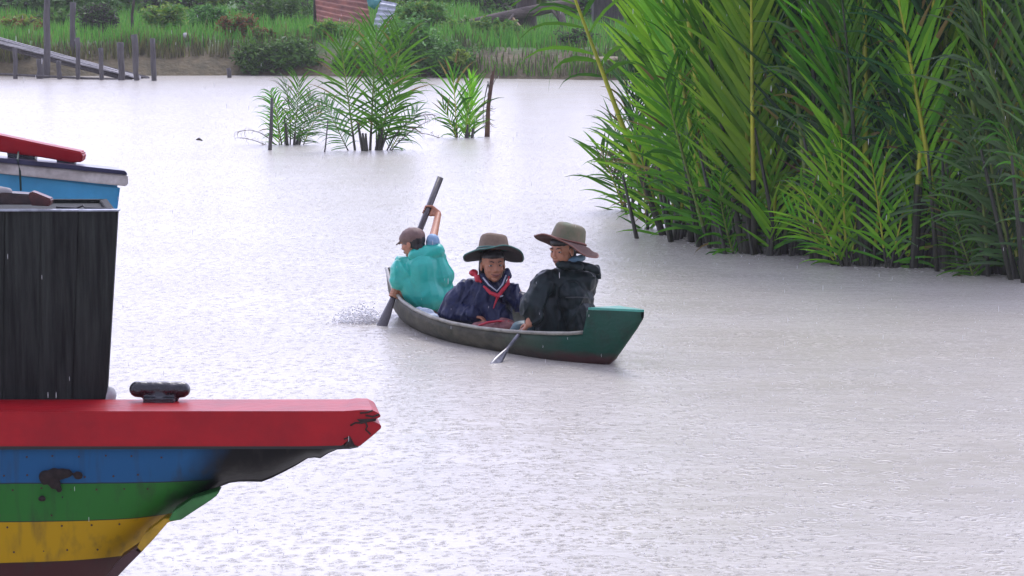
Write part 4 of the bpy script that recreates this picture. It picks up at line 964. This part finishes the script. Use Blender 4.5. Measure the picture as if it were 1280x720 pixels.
for kn, ft in ((V3(-.23,20.81,.10), V3(.0,20.86,.04)), (V3(-.02,20.77,.10), V3(-.15,20.90,.04))):
    mb.cap(hp+V3(0,-.03,-.02), .085, kn, .06); mb.cap(kn, .055, ft, .035); mb.cap(ft, .03, ft+V3(.08,-.03,-.01), .025)
def lipfn(T, B, c, s):
    Bi = B.inverted()
    def fn(p):
        q = Bi @ (Vector(p)-c)/s
        return 1 if (abs(q.x) < .028 and q.y > .078 and -.0765 < q.z < -.0565) else 0
    return fn
voxel(mb, 'body', [SK, LIP], p2, .0042, 2, None, lipfn(T2, B2, hc, k2)); face_extras(p2, T2, B2, k2, (.25,1,.05))
b = MB(); c = T2(0,-.03,.035)
b.ell(c, (.086,.088,.092), B2)
for sx in (-1,1): b.cap(T2(sx*.076,-.02,.03), .016, T2(sx*.070,-.045,-.09), .022)
b.ell(T2(0,-.004,.064), (.084,.098,.050), B2); b.ell(T2(0,-.06,-.05), (.07,.05,.08), B2)
voxel(b, 'hair', HAIR, p2, .006, 2, wrinkle(.003, 30, (1,1,.3)))
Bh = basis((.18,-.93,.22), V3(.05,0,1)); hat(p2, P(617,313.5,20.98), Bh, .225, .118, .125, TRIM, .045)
NAVY = mat('navy_raincoat', (.011,.018,.060), .36, .25, 12, col2=(.006,.010,.036), spec=.25)
b = MB()
b.cap(V3(-.16,21.03,.44), .085, ch+V3(0,0,.02), .15); b.cap(ch, .165, V3(-.19,21.10,.14), .19); b.cap(V3(-.14,20.97,.24), .10, V3(-.10,20.95,.16), .11)
b.cap(V3(-.315,21.07,.375), .085, V3(-.40,21.10,.27), .10); b.cap(V3(-.40,21.10,.27), .10, V3(-.40,21.12,.20), .125); b.cap(V3(-.37,21.08,.20), .09, V3(-.28,20.94,.20), .07)
b.cap(V3(-.30,21.08,.35), .10, V3(-.27,21.12,.18), .15)
b.cap(V3(-.02,21.0,.365), .075, elL+V3(.0,0,.0), .062); b.cap(elL, .06, haL+V3(-.02,.03,0), .042)
voxel(b, 'jacket', NAVY, p2, .006, 5, crease(8, (-.16,21.0,.28), .30, 60, .016, .028, wrinkle(.006, 9, (1.6,1.6,.7))))
# collar pieces
COLR = mat('red_neckerchief', (.55,.02,.045), .5, .15, 20); WHC = mat('pale_collar_piping', (.42,.45,.52), .5, .1, 20)
Dn = 20.90
b = MB(); b.ell(P(592,341,20.97), (.034,.03,.026)); b.ell(P(597,348,20.94), (.022,.025,.030)); b.cap(P(595,345,20.95), .017, P(601,352,20.93), .011)
b.cap(P(605,358,20.88), .009, P(613,366,20.86), .014); b.cap(P(613,366,20.86), .014, P(623,370,20.85), .015); b.cap(P(623,370,20.85), .015, P(635,354,20.89), .015); b.cap(P(635,354,20.89), .013, P(636,346,20.91), .007); b.cap(P(622,371,20.855), .011, P(617,385,20.86), .004)
voxel(b, 'neckerchief', COLR, p2, .004, 3, wrinkle(.003, 25))
b = MB(); b.tube([P(604,347,20.895), P(611,356,20.85), P(621,364,20.832), P(628,356,20.85), P(632.5,344,20.90)], [.006,.006,.006,.006,.005], 8); b.tube([P(625,371,20.84), P(629,369.5,20.84)], [.006,.006], 6); b.build('collar_piping', WHC, p2)
b = MB(); b.cap(P(603,345,20.94), .022, P(613,358,20.875), .016); b.cap(P(634,340,20.94), .022, P(627,357,20.88), .017); b.cap(P(634,338,20.97), .02, P(636,345,20.95), .024)
voxel(b, 'collar', NAVY, p2, .005, 3)
SAR = mat('maroon_pattern_cloth', (.10,.018,.022), .7, .3, 28, col2=(.30,.14,.13))
b = MB(); b.cap(V3(-.24,20.80,.10), .07, V3(-.06,20.76,.115), .072); b.cap(V3(-.06,20.76,.115), .072, V3(.03,20.80,.105), .055); b.cap(V3(-.15,20.95,.11), .09, V3(-.05,20.85,.10), .09)
voxel(b, 'skirt', SAR, p2, .007, 4, wrinkle(.006, 12))
b = MB(); b.tube([P(592,416,20.69), P(599,407,20.69), P(610,403,20.70), P(622,401.5,20.72), P(636,402,20.76)], [.008,.01,.009,.008,.006], 7); b.build('skirt_hem', COLR, p2)

# --- right person (dark green jacket, back to us, paddling)
p3 = empty('person', (.4,20.5,.05)); tag(p3, 'person in black green raincoat and tilted hat at the near end of the canoe', 'person')
B3 = basis((-.62,-.77,-.08)); hc3 = P(703,313,20.36)
mb = MB(); T3 = head_parts(mb, hc3, B3, 1.0); nk3 = V3(.375,20.44,.59); ch3 = V3(.385,20.46,.43); hp3 = V3(.41,20.52,.14)
mb.cap(hc3+V3(.02,.02,-.06), .052, nk3, .058); mb.cap(nk3, .065, ch3, .12); mb.cap(ch3, .13, hp3, .14)
s3L = V3(.235,20.37,.52); s3R = V3(.53,20.54,.51); mb.cap(s3L, .055, s3R, .055)
tip3 = G(618,455)+V3(-.02,-.02,-.03); pg = P(653,412.5,20.22); tipdir = (pg-tip3).normalized(); top3 = tip3+tipdir*.95
wr = grip(mb, pg, tipdir, (-.55,-.35,-.55), .013, .95)
e3 = V3(.125,20.22,.34); mb.cap(s3L, .052, e3, .042); mb.cap(e3, .040, wr, .027)
pg2 = tip3+tipdir*.86; wr2 = grip(mb, pg2, tipdir, (-.3,-.1,-.2), .013, .95, -1); e3r = V3(.50,20.72,.36); mb.cap(s3R, .05, e3r, .04); mb.cap(e3r, .038, wr2, .027)
for kn, ft in ((V3(.06,20.46,.15), V3(.22,20.60,.03)), (V3(.20,20.92,.18), V3(.20,20.70,.03))):
    mb.cap(hp3, .09, kn, .058); mb.cap(kn, .055, ft, .036); mb.cap(ft, .032, ft+V3(-.09,.05,-.01), .026)
voxel(mb, 'body', [SK, LIP], p3, .0042, 2, None, lipfn(T3, B3, hc3, 1.0)); face_extras(p3, T3, B3, 1.0, (-.2,1,0))
b = MB(); b.ell(T3(0,-.004,.066), (.083,.097,.050), B3); b.ell(T3(0,-.03,.035), (.086,.088,.092), B3); b.ell(T3(0,-.055,-.04), (.072,.05,.07), B3); voxel(b, 'hair', HAIR, p3, .006, 2, wrinkle(.003, 30, (1,1,.3)))
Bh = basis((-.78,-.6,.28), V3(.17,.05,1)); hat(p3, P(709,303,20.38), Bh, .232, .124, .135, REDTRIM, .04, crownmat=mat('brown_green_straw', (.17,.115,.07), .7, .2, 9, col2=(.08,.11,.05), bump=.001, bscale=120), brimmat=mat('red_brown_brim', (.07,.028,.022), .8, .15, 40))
DG = mat('black_green_raincoat', (.010,.021,.021), .38, .3, 12, col2=(.003,.007,.007), spec=.2)
b = MB(); b.cap(V3(.38,20.44,.53), .095, V3(.39,20.47,.38), .175); b.cap(V3(.40,20.48,.36), .185, V3(.43,20.52,.12), .20)
b.cap(s3L+V3(.01,0,-.01), .085, e3+V3(0,.0,0), .078); b.cap(e3, .078, wr+V3(.03,.03,.03), .055); b.cap(s3R, .085, e3r, .075); b.cap(e3r, .07, wr2+V3(.03,0,.02), .05)
b.cap(s3L+V3(.0,0,-.02), .08, V3(.50,20.45,.50), .09); b.cap(V3(.27,20.40,.45), .10, V3(.27,20.40,.14), .13)
b.cap(V3(.42,20.36,.40), .12, V3(.46,20.40,.2), .15)
voxel(b, 'jacket', DG, p3, .006, 5, crease(11, (.35,20.4,.34), .32, 70, .018, .028, wrinkle(.007, 8, (1.2,1.2,.9))))
b = MB(); b.cap(P(722,330,20.34), .028, P(746,338,20.36), .03); b.cap(P(700,331,20.30), .03, P(725,333,20.30), .03); b.cap(P(746,336,20.4), .028, P(748,346,20.42), .02)
voxel(b, 'hood', DG, p3, .006, 3, wrinkle(.009, 14))
b = MB(); b.cap(P(703,329,20.33), .02, P(722,324,20.36), .027); b.cap(P(722,324,20.36), .025, P(728,322,20.42), .025)
voxel(b, 'collar', mat('light_blue_collar', (.16,.30,.40), .5, .1, 20), p3, .005, 3, wrinkle(.003, 25))
b = MB(); b.tube([P(707,372,20.225), P(722,371.5,20.23), P(737,372.5,20.25)], .004, 6); b.build('pocket_flap', mat('dull_flap', (.05,.055,.055), .5), p3)
b = MB(); b.cap(V3(.16,20.47,.15), .075, V3(.055,20.44,.15), .068); b.cap(V3(.055,20.44,.15), .065, V3(.02,20.43,.14), .045)
voxel(b, 'trousers', mat('grey_teal_trousers', (.07,.13,.14), .5, .2, 15), p3, .007, 3, wrinkle(.006, 14))
PAD = mat('dark_wet_paddle_wood', (.045,.035,.035), .25, .3, 12, stretch=(4,4,1), coat=.3)
def paddle(tip, top, blade_l, blade_w, rs, label, m, nside, flat_shaft=1.0):
    d = (top-tip).normalized(); s = Vector(nside); s = (s-d*s.dot(d)).normalized(); th = d.cross(s)
    t = empty('paddle', tip); tag(t, label, 'paddle', 'paddles of the canoe')
    L = (top-tip).length; b = MB(); prof = [(0,.25),(.05,.7),(.15,.98),(.35,1),(.6,.82),(.8,.5),(1,.28)]
    v = []; f = []; n = 12
    for k_, w_ in prof:
        c = tip+d*blade_l*k_; a = max(w_*blade_w/2, rs*.9); tt = .006+.010*k_
        for j in range(n): q = 2*math.pi*j/n; v.append(c+s*a*math.cos(q)+th*tt*math.sin(q))
    for i in range(len(prof)-1):
        for j in range(n): a = i*n+j; c_ = i*n+(j+1)%n; f.append((a,c_,c_+n,a+n))
    f += [tuple(range(n-1,-1,-1)), tuple(range((len(prof)-1)*n, len(prof)*n))]
    b.add(v, f); b.build('blade', m, t)
    b = MB(); b.tube([tip+d*blade_l*.9, tip+d*(L*.6), top], [rs*.9, rs, rs*1.05], 12); b.build('shaft', m, t)
    return t
paddle(tip3, top3, .30, .065, .013, 'short grey paddle held low over the near side of the canoe', mat('wet_grey_paddle', (.16,.16,.18), .2, .3, 12, coat=.4), (1,.3,-.4))

# --- left person (teal cape, cap, paddle raised)
p1 = empty('person', (-.6,22.0,.05)); tag(p1, 'person in teal plastic cape and brown cap paddling with one arm raised', 'person')
ptop = P(550.5,222,22.3); pwat = P(478,406,21.93); pd = (ptop-pwat).normalized(); ptip = pwat-pd*.30
B1 = basis((-.85,.45,-.18)); hc1 = P(515.5,304,21.9)
mb = MB(); T1 = head_parts(mb, hc1, B1, .92); nk1 = V3(-.705,21.95,.55); ch1 = V3(-.67,21.97,.41); hp1 = V3(-.57,22.02,.14)
mb.cap(hc1+V3(.02,.01,-.06), .045, nk1, .05); mb.cap(nk1, .055, ch1, .10); mb.cap(ch1, .105, hp1, .12)
s1R = V3(-.585,21.98,.545); s1L = V3(-.80,21.98,.49); mb.cap(s1R, .045, s1L, .045)
hU = pwat+pd*((P(534,264,22.2)-pwat).length); hU = ptop.lerp(pwat, .225)
wrU = grip(mb, hU, pd, (-.5,.3,.75), .021, .95); e1R = V3(-.60,21.88,.665); mb.cap(s1R, .045, e1R, .036); mb.cap(e1R, .034, wrU, .024)
hL = ptop.lerp(pwat, .79); wrL = grip(mb, hL, pd, (-.7,-.1,-.5), .026, .95, -1); e1L = V3(-.84,21.93,.36); mb.cap(s1L, .045, e1L, .036); mb.cap(e1L, .034, wrL, .024)
for kn, ft in ((V3(-.68,22.30,.24), V3(-.60,22.10,.05)), (V3(-.72,22.0,.12), V3(-.50,21.90,.05))):
    mb.cap(hp1, .08, kn, .055); mb.cap(kn, .05, ft, .034); mb.cap(ft, .03, ft+V3(-.06,.05,-.01), .024)
voxel(mb, 'body', [SK, LIP], p1, .0042, 2, None, lipfn(T1, B1, hc1, .92)); face_extras(p1, T1, B1, .92)
b = MB(); b.ell(T1(0,-.03,.03), (.078,.082,.084), B1); b.ell(T1(0,-.06,-.03), (.062,.04,.06), B1); voxel(b, 'hair', HAIR, p1, .006, 2)
CAP = mat('brown_cap', (.17,.10,.08), .6, .12, 20, bump=.001)
b = MB(); b.ell(T1(0,-.012,.048), (.087,.101,.078), B1); b.cap(T1(0,.06,.045), .05, T1(0,.05,.05), .05)
for x_ in (-.05,-.025,0,.025,.05): b.cap(T1(x_,.075,.035), .007, T1(x_*.9,.150-abs(x_)*.5,.010), .006)
voxel(b, 'cap', CAP, p1, .005, 3, wrinkle(.0025, 18))
b = MB(); b.cap(V3(-.57,22.02,.15), .11, V3(-.66,22.15,.2), .07); b.cap(V3(-.57,22.0,.13), .10, V3(-.70,22.0,.13), .065); voxel(b, 'shorts', mat('dark_shorts', (.03,.035,.05), .6), p1, .007, 3)
b = MB(); b.cap(V3(-.595,21.97,.55), .058, e1R+V3(0,.01,-.01), .052); voxel(b, 'sleeve', mat('light_blue_shirt', (.22,.36,.52), .5, .1, 20), p1, .006, 3, wrinkle(.005, 18))
TEAL = mat('teal_plastic_cape', (.028,.46,.36), .28, .08, 10, col2=(.022,.38,.30), spec=.5)
b = MB(); Q = lambda px, py, D: P(px, py, D)
b.cap(Q(506,333,21.93), .075, Q(545,322,21.93), .075); b.cap(Q(503,343,21.9), .105, Q(498,351,21.88), .085)
b.cap(Q(544,322,21.92), .07, Q(549,345,21.93), .11); b.cap(Q(528,335,21.9), .13, Q(532,365,21.92), .145); b.cap(Q(545,345,21.95), .11, Q(548,370,21.98), .12); b.cap(Q(510,352,21.9), .10, Q(524,372,21.9), .10)
b.cap(Q(519,319,21.86), .05, Q(547,313,21.88), .052); b.cap(Q(497,340,21.88), .075, Q(492,350,21.86), .05); b.cap(Q(497,352,21.88), .06, Q(492,358,21.88), .035)
voxel(b, 'cape', TEAL, p1, .006, 5, crease(5, (-.70,21.84,.42), .34, 9, .035, .09, crease(4, (-.68,21.86,.42), .30, 24, .016, .022, wrinkle(.003, 5, (1,1,1), .02))))
paddle(ptip, ptop, .62, .12, .024, 'long dark paddle held upright by the person in the teal cape', PAD, (.75,-.4,.3))
# bundle beside
b = MB(); b.ell(P(532,394,21.55), (.075,.07,.055)); b.ell(P(524,391,21.6), (.045,.05,.05)); b.ell(P(541,398,21.5), (.05,.05,.04))
tag(voxel(b, 'bundle', mat('pale_patterned_bag', (.50,.52,.56), .5, .1, 22, col2=(.16,.26,.36)), None, .006, 3, wrinkle(.008, 15)), 'pale patterned bundle tucked between the teal cape and the navy raincoat', 'bag')

# ---------------------------------------------------------------- splash and rain marks
SPL = bpy.data.materials.new('splashing_water'); SPL.use_nodes = True; sp_ = SPL.node_tree.nodes['Principled BSDF']; sp_.inputs['Base Color'].default_value = (.86,.85,.86,1); sp_.inputs['Roughness'].default_value = .35; sp_.inputs['Transmission Weight'].default_value = .45; sp_.inputs['IOR'].default_value = 1.33
rg = random.Random(9); b = MB(); c0 = G(470,404)
for i in range(620):
    a = rg.random(); r_ = .36*rg.random()**.7; x = c0.x-r_*math.cos(a*1.45)*1.0+rg.uniform(-.02,.04); z = r_*math.sin(a*1.45)*.50*rg.random()**.5+.0; y = c0.y+rg.uniform(-.08,.08)
    s = rg.choice((.002,.003,.004,.005)); p = V3(x,y,max(.003,z)); b.ell(p, (s*1.4,s,s), None, 6, 4)
# thin folded water sheet
v = []; f = []; 
for i in range(15):
    t = i/14
    for j in range(9):
        u = j/8; x = c0.x+.05-.36*t; z = (math.sin(math.pi*min(1,t*.9+.08))**.8)*.15*u*(1+.25*noise.noise(V3(t*7,u*3,1)))-.01; v.append((x+.01*noise.noise(V3(t*9,u*9,2)), c0.y+.05*math.sin(t*3)+.03*u+.01*noise.noise(V3(t*12,u*12,4)), z))
for i in range(14):
    for j in range(8):
        if rg.random() < .45+.4*(j > 4)-.2*(j < 2): continue
        a = i*9+j; f.append((a,a+9,a+10,a+1))
b2_ = MB(); b2_.v = v; b2_.f = f; b2_.m = [0]*len(f)
b.add(v, f); tag(b.build('splash', SPL, None, True), 'fan of splashing water beside the long paddle', 'splash', kind='stuff')
# little crowns where raindrops strike
b = MB()
for i in range(1500):
    py = rg.uniform(0,1)**.8*560+170; px = rg.uniform(-30,1310); g = G(px, py); s = rg.uniform(.0015,.004)*(1 if py > 330 else 1.3)
    b.ell((g.x, g.y, s*.6), (s*.7, s*.7, s*rg.uniform(.6,1.1)), None, 6, 4)
    if rg.random() < .3: b.ell((g.x+rg.uniform(-.02,.02), g.y, rg.uniform(.01,.04)), (s*.4,s*.4,s*.5), None, 5, 3)
tag(b.build('rain_splashes', SPL, None, True), 'tiny splashes where raindrops strike the river', 'rain', kind='stuff')
# foam and leaves drifting at the foot of the thicket
b = MB(); b3 = MB()
for i in range(700):
    px = rg.uniform(815,1290); py = edge_y(px)+rg.uniform(-4,16)*rg.random(); g = G(px, py); s = rg.uniform(.004,.013); b.ell((g.x, g.y, .001), (s*1.6, s, s*.4), None, 6, 3)
tag(b.build('foam', mat('foam_flecks', (.55,.52,.45), .5), None), 'pale foam flecks drifting along the foot of the palm thicket', 'foam', kind='stuff')

b = MB(); rr_ = random.Random(3)
for i in range(600):
    D_ = rr_.uniform(6.5, 30); p = P(rr_.uniform(-20,1300), rr_.uniform(-20,740), D_)
    if p.z < .05: continue
    b.ell(p, (.0006,.0006,.008), None, 5, 4)
tag(b.build('raindrops', SPL, None, True), 'thin falling raindrops in the air over the river', 'rain', kind='stuff')
b = MB(); b.tube([G(245,175), G(249,175)+Vector((0,0,.02)), G(253,176)], [.01,.02,.01], 6); tag(b.build('driftwood', BARK), 'tiny dark bit of wood floating alone between the landing and the left boat', 'stick')
# ---------------------------------------------------------------- rainy haze
hb = MB(); hb.box((0,165,3.5), (300,195,4.6)); hz = hb.build('haze', [], None, False); tag(hz, 'pale rain haze hanging over the river', 'haze', kind='stuff')
hz['kind'] = 'stuff'
hm_ = bpy.data.materials.new('haze_air'); hm_.use_nodes = True; t = hm_.node_tree; t.nodes.remove(t.nodes['Principled BSDF']); pv = t.nodes.new('ShaderNodeVolumePrincipled')
pv.inputs['Color'].default_value = (.95,.95,1,1); pv.inputs['Density'].default_value = .00042; pv.inputs['Anisotropy'].default_value = .2
t.links.new(pv.outputs[0], t.nodes['Material Output'].inputs['Volume']); hz.data.materials.append(hm_)
